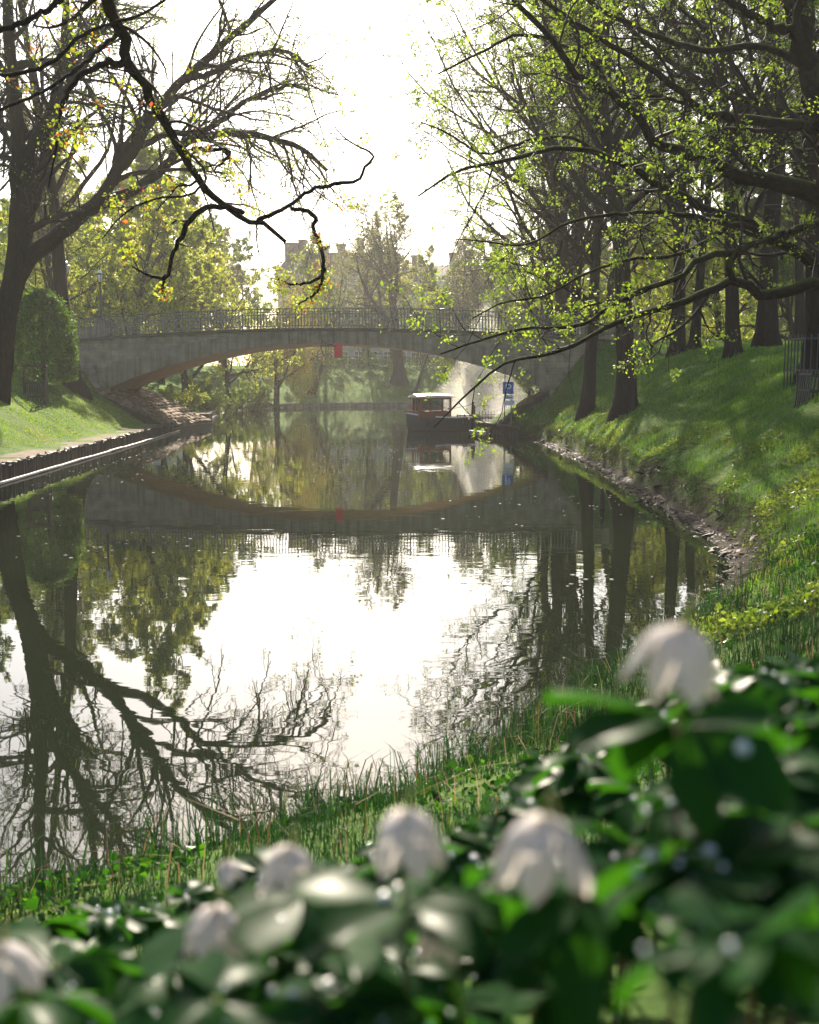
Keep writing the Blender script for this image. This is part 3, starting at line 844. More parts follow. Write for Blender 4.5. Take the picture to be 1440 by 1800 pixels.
PROTO['bush2'] = bush(20, H=1.8, wid=1.5, m_leaf='leaf_yellow')

def plant_tree(kind, px, d, label, scale=1.0, rz=None, name='park_tree', cat='tree', group=None, x=None, sz=1.0, dz=0, tilt=(0, 0)):
    X = (px - 720) / 2000 * d if x is None else x
    z = gz(X, d) + dz
    rz = rng.uniform(0, 6.28) if rz is None else rz
    t = empty(name, (X, d, z), 0, label, cat, group)
    t.rotation_euler = (tilt[1], tilt[0], rz)
    t.scale = (scale, scale, scale * sz)
    for k, me in PROTO[kind].items():
        O(k, me, None, t)
    return t

TR = 'trees on the shaded right bank'; TL = 'trees behind the left end of the bridge'; TF = 'trees on the far bank'
plant_tree('A', 1098, 40, 'straight thick dark trunk standing alone on the right grass slope', 1.0, .4, group=TR)
plant_tree('B', 1030, 46.5, 'leaning dark trunk just in front of the right bridge abutment', .95, 2.8, group=TR)
plant_tree('A', 1186, 52, 'left of two close trunks on the crest of the right bank', .9, 2.0, group=TR)
plant_tree('B', 1214, 53, 'right, leaning one of two close trunks on the right crest', .8, 3.4, group=TR)
plant_tree('B', 1286, 41, 'trunk leaning left on the crest beside the pale bench', .9, .3, group=TR)
plant_tree('A', 1342, 46, 'broad dark trunk on the right crest, second from the frame edge', 1.15, 5.0, group=TR)
plant_tree('A', 1424, 27, 'dark trunk inside an iron guard at the right frame edge', .72, 1.2, group=TR)
plant_tree('A', 965, 66, 'tall trunk rising behind the right end of the railing', .95, 1.9, group=TR)
plant_tree('B', 1003, 62, 'slim tall trunk behind the right abutment', .95, 4.4, group=TR)
plant_tree('B', 955, 80, 'tree behind the bridge, nearest to the fountain spray on its right', .85, 5.5, group=TR)
plant_tree('A', 1060, 72, 'tall tree deep behind the standing-alone trunk', .9, 3.3, group=TR)
plant_tree('C', 1130, 78, 'low leafy tree far back on the right park lawn', .9, 3.3, group=TR)
plant_tree('C', 1260, 70, 'yellow-green leafy tree in the right background between trunks', .95, 1.3, group=TR)
plant_tree('D', 1390, 66, 'green leafy tree in the right background near the frame edge', 1.0, .9, group=TR)
plant_tree('B', 1400, 58, 'thin trunk at the right rear between the broad trunk and guarded one', .9, .9, group=TR)
plant_tree('D', 985, 92, 'leafy tree far behind the right end of the bridge', .95, .2, group=TR)
plant_tree('A', 992, 68, 'tall tree leaning over the fountain beyond the right bridge end', 1.0, 2.6, group=TR)
plant_tree('A', 985, 58.5, 'airy tall tree behind the right pedestal, crown reaching far left', 1.08, 5.6, group=TR)
plant_tree('A', 1490, 44, 'tall tree whose crown fills the upper right corner', 1.0, 2.2, group=TR)

plant_tree('H', 136, 53.5, 'tall dark trunk at the left end of the bridge', 1.0, 4.0, name='park_tree', group=TL, tilt=(.07, 0))
plant_tree('C', 235, 76, 'yellow-green leafy tree behind the left end of the railing', 1.15, .0, group=TL)
plant_tree('C', 330, 84, 'broad yellow-green tree behind the left half of the railing', 1.15, 1.7, group=TL)
plant_tree('C', 405, 96, 'bright yellow-green tree next to the willow', 1.0, 3.1, group=TL)
plant_tree('D', 285, 98, 'mid green tree deep behind the yellow-green ones', 1.15, 2.6, group=TL)
plant_tree('C', 90, 70, 'leafy tree behind the clipped evergreen', .9, 5.2, group=TL)
plant_tree('F', 115, 66, 'slim bare trunk left of the lamps', 1.05, 2.2, group=TL)
plant_tree('D', 20, 80, 'green tree at the left frame edge behind the forked tree', 1.1, .7, group=TL)
plant_tree('D', 170, 92, 'green tree deep behind the two lamps', 1.15, 4.7, group=TL)
plant_tree('F', 400, 112, 'thin tall tree at the back left of the willow', 1.1, 1.0, group=TL)
plant_tree('W', 490, 106, 'weeping yellow willow trailing over the far canal bank', 1.15, 1.0, name='willow_tree', group=TF)
plant_tree('E', 702, 124, 'large spreading tree with a thick trunk in the middle of the far bank', 1.12, 2.1, group=TF)
plant_tree('G', 545, 117.5, 'dark trunk leaning right over the far grass bank', .9, .0, group=TF)
plant_tree('G', 722, 119.5, 'thinner trunk leaning right on the far bank behind the boat', .7, .25, group=TF)
plant_tree('F', 578, 134, 'bare tree in front of the grey apartment block, left one', 1.1, 3.0, group=TF)
plant_tree('F', 648, 140, 'bare slender tree before the grey block, beside the large tree', 1.15, .6, group=TF)
plant_tree('F', 800, 128, 'bare tree right of the large spreading tree', 1.05, 4.4, group=TF)
plant_tree('D', 770, 136, 'misty green tree between the large tree and fountain spray', .95, 4.4, group=TF)
plant_tree('E', 860, 126, 'spreading misty tree behind the fountain', .95, .4, group=TF)
plant_tree('C', 556, 140, 'pale yellow-green tree hiding the left end of the grey block', .95, 2.0, group=TF)
plant_tree('D', 636, 143, 'soft green tree standing before the middle of the grey block', .85, 4.0, group=TF)
plant_tree('C', 745, 132, 'pale yellow-green tree just right of the large spreading tree', .9, 1.2, group=TF)
plant_tree('D', 815, 140, 'tall misty green tree behind the fountain spray', 1.2, 3.2, group=TF)
plant_tree('E', 600, 146, 'misty spreading tree standing close before the grey block', .8, 1.0, group=TF)
plant_tree('F', 690, 146, 'tall bare tree before the joint of the two far blocks', 1.2, 1.0, group=TF)
plant_tree('F', 530, 140, 'bare misty tree above the willow', 1.0, 5.4, group=TF)
plant_tree('D', 930, 118, 'misty green tree right of the fountain', 1.0, 1.4, group=TF)
ORD = ['leftmost', 'second', 'third', 'fourth', 'fifth', 'sixth', 'seventh', 'eighth', 'ninth', 'rightmost']
for i, (px, d, kd, sc) in enumerate(((890, 100, 'D', 1.1), (960, 108, 'C', 1.15), (1040, 98, 'D', 1.2), (1110, 106, 'D', 1.3), (1190, 92, 'C', 1.1), (1200, 118, 'D', 1.4), (1300, 98, 'D', 1.25), (1370, 88, 'C', 1.1), (1440, 100, 'D', 1.4), (1470, 78, 'D', 1.2))):
    plant_tree(kd, px, d, '%s misty leafy tree from the left in the wood behind the right park' % ORD[i], sc, group='wood behind the right bank')
for i, (px, d, kd, sc) in enumerate(((-40, 96, 'D', 1.3), (60, 104, 'D', 1.35), (140, 112, 'C', 1.2), (225, 116, 'D', 1.3), (330, 122, 'D', 1.2), (450, 130, 'D', 1.1))):
    plant_tree(kd, px, d, '%s misty leafy tree from the left in the wood behind the left park' % ORD[i], sc, group='wood behind the left bank')
plant_tree('bush2', 318, 73.5, 'airy yellow-green shrub beside the left revetment', 1.2, 0, name='shrub', cat='shrub')
plant_tree('bush', 385, 86, 'rounded green shrub seen through the arch left of the willow', 1.5, 0, name='shrub', cat='shrub')
plant_tree('bush', 430, 98, 'dim green shrub at the foot of the willow', 1.6, 2, name='shrub', cat='shrub')
plant_tree('bush2', 838, 60.6, 'small leafy plant on the quay beside the boat', .42, 1, name='shrub', cat='shrub')

# clipped evergreen left of the bridge: leafy shell over an inner twig frame
def evergreen():
    r = np.random.default_rng(5)
    n = 30000
    th = r.uniform(0, 2 * math.pi, n); z = r.uniform(0, 1, n) ** .9
    prof = np.interp(z, [0, .06, .25, .55, .8, .93, 1], [.82, .95, 1, .93, .70, .42, .05])
    bump_ = 1 + .05 * np.sin(th * 5 + z * 7) + .12 * vnoise(th * 4, z * 11, 1, 3) + .08 * vnoise(th * 9, z * 25, 1, 4)
    rad = 1.50 * prof * bump_ * (1 - np.abs(r.normal(0, .10, n))) + np.abs(r.normal(0, .05, n))
    A = np.stack([rad * np.cos(th), rad * np.sin(th), .15 + z * 3.9], -1)
    k = vnoise(th * 7, z * 17, 1, 8) > -.55; A = A[k]
    lm = NB(); leaves(lm, A, .085, r, droop=.1, sd=.45)
    m_ = 420; th2 = r.uniform(0, 6.28, m_); z2 = r.uniform(.03, 1, m_); pr2 = 1.42 * np.interp(z2, [0, .06, .25, .55, .8, .93, 1], [.82, .95, 1, .93, .70, .42, .05])
    S2 = np.stack([pr2 * np.cos(th2), pr2 * np.sin(th2), .15 + z2 * 3.9], -1)
    PS, RS = march(S2, np.stack([np.cos(th2), np.sin(th2), np.full(m_, .9)], -1), r.uniform(.15, .5, m_), np.full(m_, .006), 5, .15, (0, 0, .05), .5, r)
    leaves(lm, pts_on(PS, r, 12, .1), .075, r, droop=.1, sd=.4)
    P0, R0 = march(np.array([[0, 0, -.3]]), np.array([[0, 0, 1.]]), np.array([3.6]), np.array([.1]), 10, .03, (0, 0, 0), .2, r)
    S, D, L, Rd = spawn(P0, R0, np.array([3.6]), np.array([60]), .08, 70, 10, .36, .4, r)
    P1, R1 = march(S, D, L, np.maximum(Rd, .01), 6, .1, (0, 0, .03), .3, r)
    return finish('e', [(P0, R0, 8)], [(P1, R1, 4), (PS, RS, 3)], [], lm, M['bark'], M['twig'], M['leaf_dark'])
PROTO['evergreen'] = evergreen()
plant_tree('evergreen', 78, 50, 'dense dark clipped evergreen left of the bridge, its right rim lit', 1.0, 0, name='evergreen_shrub', cat='shrub')

# --- trees drawn limb by limb
def limb(pix, rpx):
    """pix: (px,py,d); rpx: radius in photo pixels at the start and the end"""
    pts = np.array([at(*q) for q in pix]); q = catmull(pts, 6)
    c = np.concatenate([[0], np.cumsum(np.linalg.norm(np.diff(q, axis=0), axis=1))])
    s = np.linspace(0, c[-1], 30)
    P = np.stack([np.interp(s, c, q[:, i]) for i in range(3)], -1)
    dd = P[:, 1]
    rad = np.interp(np.linspace(0, 1, 30), np.linspace(0, 1, len(rpx)), rpx) * np.maximum(dd, 3) / 2000
    return P, rad, c[-1]

def hero(name, label, limbs, base, m_bark, m_twig, m_leaf, seed, k2=9, k3=6, k4=4, l2=.30, l3=.5, l4=.55, leaf=.07, perleaf=1.5, clump=0, csd=.05, trop=(0, 0, -.02), ang=50, wob=.15, trunkpath=None, upb=.25, min3=.0035, l2max=2.2, t2=.15, group=None, clump_frac=1.0):
    r = np.random.default_rng(seed)
    LS = [limb(*q) for q in limbs]
    P1 = np.array([q[0] for q in LS]); R1 = np.array([q[1] for q in LS]); L1 = np.array([q[2] for q in LS])
    P1[:, 1:-1] += r.normal(0, 1, P1[:, 1:-1].shape) * np.minimum(R1[:, 1:-1, None] * .35, .03)
    nb0 = [(P1, R1, 8)]
    if trunkpath is not None:
        tp = catmull(np.array([q[:3] for q in trunkpath]), 5); tr = np.interp(np.linspace(0, 1, len(tp)), np.linspace(0, 1, len(trunkpath)), [q[3] for q in trunkpath])
        nb0.append((tp[None], tr[None], 12))
    kk = np.maximum(3, (k2 * np.minimum(L1, 9) / 3).astype(int))
    S, D, L2, Rd = spawn(P1, R1, np.minimum(L1, l2max / l2), kk, t2, ang, 14, l2, .5, r, lfall=.3, upbias=upb)
    P2, R2 = march(S, D, L2, np.maximum(Rd, .006), 12, wob, trop, .3, r, curl=.05)
    S, D, L3, Rd = spawn(P2, R2, L2, k3, .15, 45, 14, l3, .6, r)
    P3, R3 = march(S, D, L3, np.maximum(Rd, min3), 7, wob, trop, .4, r)
    S, D, L4, Rd = spawn(P3, R3, L3, k4, .2, 42, 14, l4, .7, r)
    P4, R4 = march(S, D, L4, np.maximum(Rd * .8, min3 * .65), 4, wob, trop, .5, r)
    lm = NB()
    A = pts_on(P4, r, perleaf, .5)
    if clump and len(A):
        A = A[r.uniform(size=len(A)) < clump_frac]
        A = np.repeat(A, clump, 0) + r.normal(0, csd, (len(A) * clump, 3))
    if len(A): leaves(lm, A, leaf, r)
    root = empty(name, base, 0, label, 'tree', group)
    for k, me in finish('h', nb0, [(P2, R2, 5), (P3, R3, 4)], [(P4, R4, 3)], lm, M[m_bark], M[m_twig], M[m_leaf]).items():
        O(k, me, None, root, loc=tuple(-np.array(base)))
    return root

# forked tree on the left bank (about 41 m away)
d0 = 41.
bx, by = (-10 - 720) / 2000 * d0, d0
bz = gz(bx, by)
hero('forked_tree', 'big dark forked tree at the left frame edge, limbs reaching over the canal',
     [([(-16, 720, d0), (-10, 690, d0), (-2, 640, d0), (5, 590, d0), (14, 540, d0), (24, 495, d0), (32, 450, d0), (36, 400, d0), (36, 330, d0), (33, 250, d0), (22, 140, d0), (10, 0, d0), (-5, -160, d0)], [34, 26, 22, 20, 20, 20, 15, 12, 11, 10, 9, 7, 4]),
      ([(18, 520, d0), (34, 478, d0), (60, 446, d0), (100, 414, d0 - .3), (135, 386, d0 - .5), (180, 345, d0 - 1), (215, 290, d0 - 1.5), (262, 215, d0 - 2), (320, 140, d0 - 2), (400, 70, d0 - 2), (470, 10, d0 - 2), (520, -40, d0 - 2)], [16, 16, 14, 12, 10, 9, 8, 7.5, 6, 5, 3]),
      ([(125, 392, d0 - .4), (190, 352, d0 + .6), (245, 330, d0 + 1), (290, 292, d0 + 1.4), (330, 250, d0 + 1.8), (390, 235, d0 + 2), (460, 240, d0 + 2), (530, 262, d0 + 2), (575, 300, d0 + 2)], [12, 10, 8, 7, 6, 5, 3]),
      ([(45, 462, d0), (50, 380, d0 + 1), (75, 290, d0 + 1.6), (95, 180, d0 + 2), (110, 80, d0 + 2), (120, -60, d0 + 2)], [12, 10, 9, 8, 7, 5]),
      ([(36, 330, d0), (60, 250, d0 - 1), (95, 190, d0 - 1), (150, 110, d0 - 1), (180, 20, d0 - 1), (230, -80, d0 - 1)], [9, 8, 7, 6, 5, 3]),
      ([(200, 320, d0 - 1.3), (240, 262, d0 - .3), (300, 235, d0), (370, 225, d0), (430, 180, d0), (500, 150, d0), (545, 160, d0)], [8, 6, 5, 4, 3]),
      ([(320, 140, d0 - 2), (370, 130, d0 - 3), (430, 100, d0 - 3), (500, 90, d0 - 3), (545, 120, d0 - 3)], [6, 5, 4, 3])],
     (bx, by, bz), 'bark', 'twig', 'leaf_young', 31, k2=8, k3=8, k4=7, t2=.34, l2=.5, l2max=4.2, leaf=.08, perleaf=1.5, trop=(.012, 0, -.03), wob=.10, min3=.0065)
# overhanging maple on the near left
d1 = 9.5
hero('maple_tree', 'near maple bough hanging across the upper left sky with budding clusters', [
      ([(120, -180, d1 - 1.2), (180, -30, d1 - .6), (205, 50, d1), (225, 105, d1), (262, 165, d1 + .2), (300, 235, d1 + .4), (335, 292, d1 + .6), (362, 330, d1 + .7), (402, 368, d1 + .9), (432, 386, d1 + 1), (458, 388, d1 + 1), (480, 404, d1 + 1.05), (502, 425, d1 + 1.1)], [17, 14, 11.5, 11, 10.5, 9.5, 9, 8, 7, 6.5, 5, 4.5, 3.5]),
      ([(452, 388, d1 + 1), (500, 366, d1 + 1.1), (548, 334, d1 + 1.2), (590, 323, d1 + 1.3), (630, 318, d1 + 1.4), (640, 296, d1 + 1.4), (657, 274, d1 + 1.4), (630, 258, d1 + 1.5), (600, 238, d1 + 1.5), (588, 222, d1 + 1.5)], [4.5, 3.6, 3.2, 3.6, 3.2, 2.6, 2, 1.6, 1]),
      ([(512, 366, d1 + 1.1), (540, 372, d1 + 1.2), (556, 382, d1 + 1.2), (550, 400, d1 + 1.2), (562, 428, d1 + 1.3), (568, 465, d1 + 1.3), (564, 486, d1 + 1.3), (540, 498, d1 + 1.3), (515, 500, d1 + 1.3), (488, 490, d1 + 1.3)], [3.6, 4, 4, 3.2, 3.4, 3.2, 3, 2.6, 2.4, 1.2]),
      ([(567, 474, d1 + 1.3), (566, 496, d1 + 1.3), (556, 514, d1 + 1.3), (538, 527, d1 + 1.3), (522, 536, d1 + 1.3)], [2.6, 2.4, 2, 1]),
      ([(338, 264, d1 + .5), (372, 262, d1 + .3), (398, 264, d1 + .2), (402, 275, d1 + .1), (384, 292, d1), (376, 302, d1)], [4, 4, 3.4, 3, 2.6, 1.6]),
      ([(428, 374, d1 + 1), (385, 363, d1 + .8), (350, 371, d1 + .7), (325, 402, d1 + .6), (305, 445, d1 + .6), (296, 482, d1 + .6), (284, 490, d1 + .6), (258, 482, d1 + .5), (232, 468, d1 + .5)], [4, 4.4, 5, 5, 4.6, 3.6, 3.4, 2.6, 1.4]),
      ([(290, 484, d1 + .6), (286, 506, d1 + .6), (289, 522, d1 + .6)], [3, 2.4, 1.2]),
      ([(218, 108, d1), (180, 112, d1 - .3), (140, 135, d1 - .5), (118, 168, d1 - .6), (105, 205, d1 - .7), (98, 260, d1 - .8), (85, 330, d1 - .9)], [6.5, 6, 5, 4, 3, 2, 1.2]),
      ([(150, -40, d1 - .8), (90, 12, d1 - .9), (40, 40, d1 - 1), (-30, 66, d1 - 1.1)], [6, 5, 5, 4]),
      ([(300, 240, d1 + .4), (360, 300, d1 - .2), (340, 340, d1 - .6), (270, 350, d1 - .8), (215, 378, d1 - .9), (180, 420, d1 - 1)], [3.4, 3, 2.4, 2.2, 1.8, 1]),
      ([(205, 60, d1), (110, 140, d1 - 1), (30, 180, d1 - 1.5), (-40, 210, d1 - 1.8)], [4, 3.4, 3, 2.4]),
      ([(-60, 120, d1 - 1), (20, 130, d1 - .8), (90, 110, d1 - .6), (150, 60, d1 - .4), (260, 20, d1 - .2), (330, -30, d1)], [4, 3.5, 3, 2.5, 2])],
     (-5.6, .6, gz(-5.6, .6)), 'bark', 'twig', 'blossom', 32, k2=7, k3=4, k4=3, l2=.3, l2max=.85, l3=.5, l4=.5, leaf=.029, perleaf=.42, clump=24, csd=.04, wob=.2, min3=.0022, upb=.1, trop=(0, 0, 0), clump_frac=.5,
     trunkpath=[(-5.6, .6, gz(-5.6, .6) - .4, .36), (-5.4, .9, 3.2, .27), (-4.9, 1.8, 4.8, .24), (-4.1, 3.6, 5.9, .17), (-3.1, 6.2, 6.3, .12), tuple(at(150, -110, d1 - .9)) + (.085,)])
# mossy tree on the right bank, boughs coming in from the right
d2 = 15.
hero('mossy_tree', 'mossy boughs of a tree reaching in from the right frame edge over the water', [
      ([(1560, 395, d2), (1440, 347, d2), (1340, 312, d2 - .2), (1255, 292, d2 - .4), (1185, 262, d2 - .5), (1140, 243, d2 - .6), (1128, 205, d2 - .7), (1085, 172, d2 - .8), (1015, 130, d2 - 1), (975, 75, d2 - 1.1), (915, 10, d2 - 1.2), (860, -40, d2 - 1.3)], [26, 22, 17, 14, 12, 10, 8, 7.5, 6.5, 5.5, 4.5, 3]),
      ([(1560, 260, d2 + .5), (1440, 228, d2 + .4), (1355, 214, d2 + .3), (1250, 199, d2), (1205, 170, d2 - .2), (1140, 118, d2 - .4), (1080, 82, d2 - .5), (1010, 40, d2 - .6), (940, -10, d2 - .7)], [14, 12, 10, 8.5, 7.5, 6, 5, 4, 3]),
      ([(1540, 520, d2 + .5), (1440, 476, d2 + .4), (1390, 438, d2 + .2), (1330, 402, d2), (1280, 382, d2), (1200, 345, d2 - .2), (1120, 300, d2 - .4), (1045, 268, d2 - .6), (965, 262, d2 - .8), (880, 284, d2 - 1), (800, 302, d2 - 1.2), (735, 345, d2 - 1.4)], [14, 12, 10, 9, 7.5, 7, 6, 5, 4, 3.5, 2.5, 1.5]),
      ([(1560, 505, d2 - .5), (1440, 500, d2 - .7), (1390, 508, d2 - .8), (1337, 519, d2 - .9), (1310, 503, d2 - 1), (1286, 491, d2 - 1), (1238, 513, d2 - 1.1), (1142, 548, d2 - 1.3), (1085, 566, d2 - 1.4), (995, 613, d2 - 1.6), (900, 634, d2 - 1.8), (862, 656, d2 - 1.9), (822, 692, d2 - 2), (795, 718, d2 - 2), (762, 752, d2 - 2)], [13, 12, 11, 10.5, 9, 8, 6.5, 5.5, 5, 4, 3.2, 2.8, 2.2, 1.8, 1]),
      ([(1288, 490, d2 - 1), (1281, 468, d2 - 1), (1303, 440, d2 - .8), (1370, 415, d2 - .5), (1440, 390, d2 - .2)], [6, 5.5, 6, 7, 8]),
      ([(1310, 438, d2 - .8), (1232, 456, d2 - 1), (1200, 485, d2 - 1.2), (1122, 512, d2 - 1.4), (1062, 549, d2 - 1.6), (1013, 573, d2 - 1.8), (920, 578, d2 - 2), (850, 596, d2 - 2.2), (775, 622, d2 - 2.4)], [6, 6, 5, 4.5, 4, 3.2, 2.8, 2.2, 1.4]),
      ([(1330, 402, d2), (1240, 385, d2 - .8), (1160, 372, d2 - 1.2), (1080, 378, d2 - 1.5), (1000, 390, d2 - 1.8), (930, 430, d2 - 2), (860, 425, d2 - 2.1), (800, 420, d2 - 2.2)], [5, 4.5, 4, 3.5, 3, 2.5, 2, 1]),
      ([(1060, 270, d2 - .6), (1000, 240, d2 - .2), (920, 250, d2), (850, 270, d2), (790, 235, d2), (740, 215, d2)], [3.5, 3, 2.5, 2, 1.2]),
      ([(1085, 172, d2 - .8), (1060, 130, d2), (1010, 90, d2 + .4), (920, 60, d2 + .6), (850, 90, d2 + .6), (770, 130, d2 + .6)], [5, 4, 3, 2.5, 1.5]),
      ([(1500, 300, d2), (1432, 160, d2 + .5), (1408, 60, d2 + .6), (1385, -40, d2 + .8), (1370, -160, d2 + 1)], [20, 19, 19, 18, 16]),
      ([(1400, 60, d2 + .6), (1330, 30, d2), (1260, -10, d2 - .4), (1180, -60, d2 - .6)], [8, 7, 6, 4]),
      ([(1420, 110, d2 + .6), (1330, 80, d2 + 1), (1240, 90, d2 + 1.2), (1150, 60, d2 + 1.4), (1060, 20, d2 + 1.4), (990, -30, d2 + 1.4)], [7, 6, 5, 4, 3]),
      ([(1290, 385, d2), (1250, 420, d2 - .8), (1180, 450, d2 - 1.4), (1110, 455, d2 - 1.8), (1030, 480, d2 - 2.2), (960, 520, d2 - 2.4), (890, 530, d2 - 2.5), (830, 560, d2 - 2.6)], [4.5, 4, 3.5, 3, 2.5, 2, 1])],
     (8.3, 15.2, gz(8.3, 15.2)), 'mossy', 'twig', 'leaf_young', 33, k2=6, k3=5, k4=3, l2=.32, l2max=1.5, l3=.5, l4=.5, leaf=.036, perleaf=1.1, clump=8, csd=.04, wob=.17, min3=.0025, upb=.15, trop=(0, 0, 0),
     trunkpath=[(8.3, 15.2, gz(8.3, 15.2) - .4, .52), (8.2, 15.2, gz(8.3, 15.2) + .4, .36), (8.0, 15.1, 3.6, .31), (7.5, 15.0, 4.4, .29), tuple(at(1560, 395, d2)) + (.27,), tuple(at(1500, 300, d2)) + (.25,)])

# ---------------------------------------------------------------- buildings behind the park
M['wall_grey'] = noise_mat('grey_render', [(.3, (.25, .25, .25)), (.7, (.34, .335, .33))], scale=.6, rough=.9)
M['wall_pale'] = noise_mat('pale_render', [(.3, (.36, .34, .31)), (.7, (.47, .45, .41))], scale=.6, rough=.9)
M['roof'] = noise_mat('brown_tiles', [(.3, (.10, .065, .05)), (.7, (.19, .13, .10))], scale=2, rough=.75, bump=.6, bscale=4, dist=.1)
M['brick'] = noise_mat('chimney_brick', [(.3, (.14, .09, .075)), (.7, (.22, .15, .12))], scale=3, rough=.9)
M['pane'] = plain('window_pane', (.03, .035, .04), rough=.08, spec=.8)
M['frame'] = plain('window_frame', (.5, .49, .46), rough=.6)
def building(px0, px1, d, eave, ridge, label, wall, floors, nwin, chim, depth=14, rz=0):
    X0 = (px0 - 720) / 2000 * d; X1 = (px1 - 720) / 2000 * d
    W = X1 - X0; g = 4.2
    root = empty('apartment_building', (X0, d, g), rz, label, 'building')
    b = MB(); b.box((W / 2, depth / 2, eave / 2 - 1), (W, depth, eave + 2)); b.build('wall', M[wall], root)
    for k in range(1, floors):
        MB().box((W / 2, -.08, eave * k / floors), (W, .2, .22)).build('string_course', M['frame'], root)
    MB().box((W / 2, -.1, eave - .2), (W + .5, .6, .5)).build('cornice', M['frame'], root)
    b = MB(); o = .6
    V = [(-o, -o, eave + .05), (W + o, -o, eave + .05), (W + o, depth + o, eave + .05), (-o, depth + o, eave + .05), (1.5, depth / 2 - 2, ridge), (W - 1.5, depth / 2 - 2, ridge), (W - 1.5, depth / 2 + 2, ridge), (1.5, depth / 2 + 2, ridge)]
    b.add(V, [(0, 3, 2, 1), (4, 5, 6, 7), (0, 1, 5, 4), (1, 2, 6, 5), (2, 3, 7, 6), (3, 0, 4, 7)])
    rf = b.build('roof', M['roof'], root)
    r = np.random.default_rng(int(px0 + 500))
    for cx, cw, chh in chim:
        x = cx * W
        MB().box((x, depth * .36, ridge + chh / 2 - 1.2), (cw, 1.4, chh + 2.4)).box((x, depth * .36, ridge + chh + .1), (cw + .3, 1.7, .25)).build('chimney', M['brick'], rf)
    fh = eave / floors
    wmesh = MB().box((0, -.02, 0), (1.15, .12, 1.75)).mesh('window'); wmesh.materials.append(M['pane'])
    fr = MB()
    for sx in (-1, 1): fr.box((sx * .6, -.06, 0), (.12, .2, 1.9))
    for z in (-.92, .92, .3): fr.box((0, -.06, z), (1.32 if abs(z) > .5 else 1.08, .18, .1))
    fr.box((0, -.07, 0), (.07, .14, 1.7))
    fr = fr.mesh('window_frame'); fr.materials.append(M['frame'])
    for f in range(floors):
        for i in range(nwin):
            x = (i + .5) * W / nwin
            w = O('window', wmesh, None, root, loc=(x, 0, f * fh + fh * .52))
            O('window_frame', fr, None, w)
    for i in range(nwin // 3):
        x = (i + .5) * W / (nwin // 3)
        z = eave + (ridge - eave) * .35
        dm = MB().box((x, depth * .12, z), (1.7, 2.6, 1.8)).box((x, depth * .12 - .1, z + .98), (2.1, 3, .16)).build('dormer', M['wall_grey'], rf)
    return root
building(492, 720, 168, 13.6, 17.4, 'grey block with brown roof and chimneys rising behind the far trees', 'wall_grey', 4, 9, [(.10, 2.6, 1.2), (.17, 1.0, 1.6), (.33, 1.6, .7), (.47, 1.2, 1.0), (.62, 1.0, 1.8), (.85, 1.8, .6)])
building(690, 905, 172, 13.0, 16.0, 'paler long block behind the far trees right of the spreading tree', 'wall_pale', 4, 8, [(.2, 1.6, 1.2), (.5, 1.2, 1.6), (.8, 1.6, 1.0)])
building(1080, 1560, 124, 12.5, 16.5, 'grey-blue block glimpsed between trunks behind the right park', 'wall_grey', 4, 14, [(.2, 1.6, 1.2), (.5, 1.2, 1.6), (.8, 1.6, 1.0)])
building(-120, 300, 140, 12.5, 16.8, 'pale block half hidden behind the left park trees', 'wall_pale', 4, 14, [(.2, 1.6, 1.2), (.5, 1.2, 1.6), (.8, 1.6, 1.0)])

# railing and hedge along the street on the far bank
M['hedge'] = M['leaf_dark']
hr = np.random.default_rng(3)
hx = -16.; 
lm = NB(); A = np.stack([hr.uniform(-17, 26, 9000), hr.normal(0, .28, 9000) + 131, hr.uniform(0, 1.15, 9000)], -1)
A[:, 2] += height(A[:, 0], A[:, 1]); leaves(lm, A, .2, hr)
o = O('hedge', lm.mesh('hedge', False), M['leaf_dark']); tag(o, 'low dark hedge along the top of the far bank', 'hedge')
fen = empty('street_railing', (-16, 133, gz(0, 133)), 0, 'thin dark street railing behind the low far hedge', 'railing')
for i in range(18):
    MB().bar((i * 2.4, 0, -.2), (i * 2.4, 0, 1.15), .08).build('post', M['dark_iron'], fen)
MB().bar((0, 0, 1.1), (40.8, 0, 1.1), .07).build('rail', M['dark_iron'], fen); MB().bar((0, 0, .6), (40.8, 0, .6), .05).build('rail', M['dark_iron'], fen)

# ---------------------------------------------------------------- the moored launch
M['varnish'] = noise_mat('varnished_wood', [(.3, (.22, .055, .035)), (.7, (.36, .11, .06))], scale=4, stretch=(.6, 4, 4), rough=.3, spec=.5)
M['hull'] = plain('dark_hull_paint', (.022, .022, .024), rough=.35, spec=.5)
M['white_paint'] = noise_mat('white_boat_paint', [(.3, (.72, .69, .66)), (.7, (.82, .8, .78))], scale=3, rough=.4)
m, n, l, p = new_mat('thin_glass')
tr = n.new("ShaderNodeBsdfTransparent"); gl = n.new("ShaderNodeBsdfGlossy"); gl.inputs['Roughness'].default_value = .03
fz = n.new("ShaderNodeFresnel"); fz.inputs[0].default_value = 1.5; ms = n.new("ShaderNodeMixShader")
l.new(fz.outputs[0], ms.inputs[0]); l.new(tr.outputs[0], ms.inputs[1]); l.new(gl.outputs[0], ms.inputs[2]); l.new(ms.outputs[0], n["Material Output"].inputs[0])
M['glass'] = m
boat = empty('motor_launch', (1.55, 59.4, 0), R(20), 'small dark-hulled launch with a varnished cabin and white roof, moored under the arch', 'boat')
xs = np.linspace(-1.8, 1.72, 17)
t_ = (xs + 1.8) / 3.52
hb = .70 * np.sin(np.clip(t_ * 1.9 + .05, 0, math.pi / 2)) ** .75 * (1 - .1 * np.clip(t_ - .7, 0, 1))
sheer = .66 + .26 * (1 - t_) ** 3 + .03 * t_
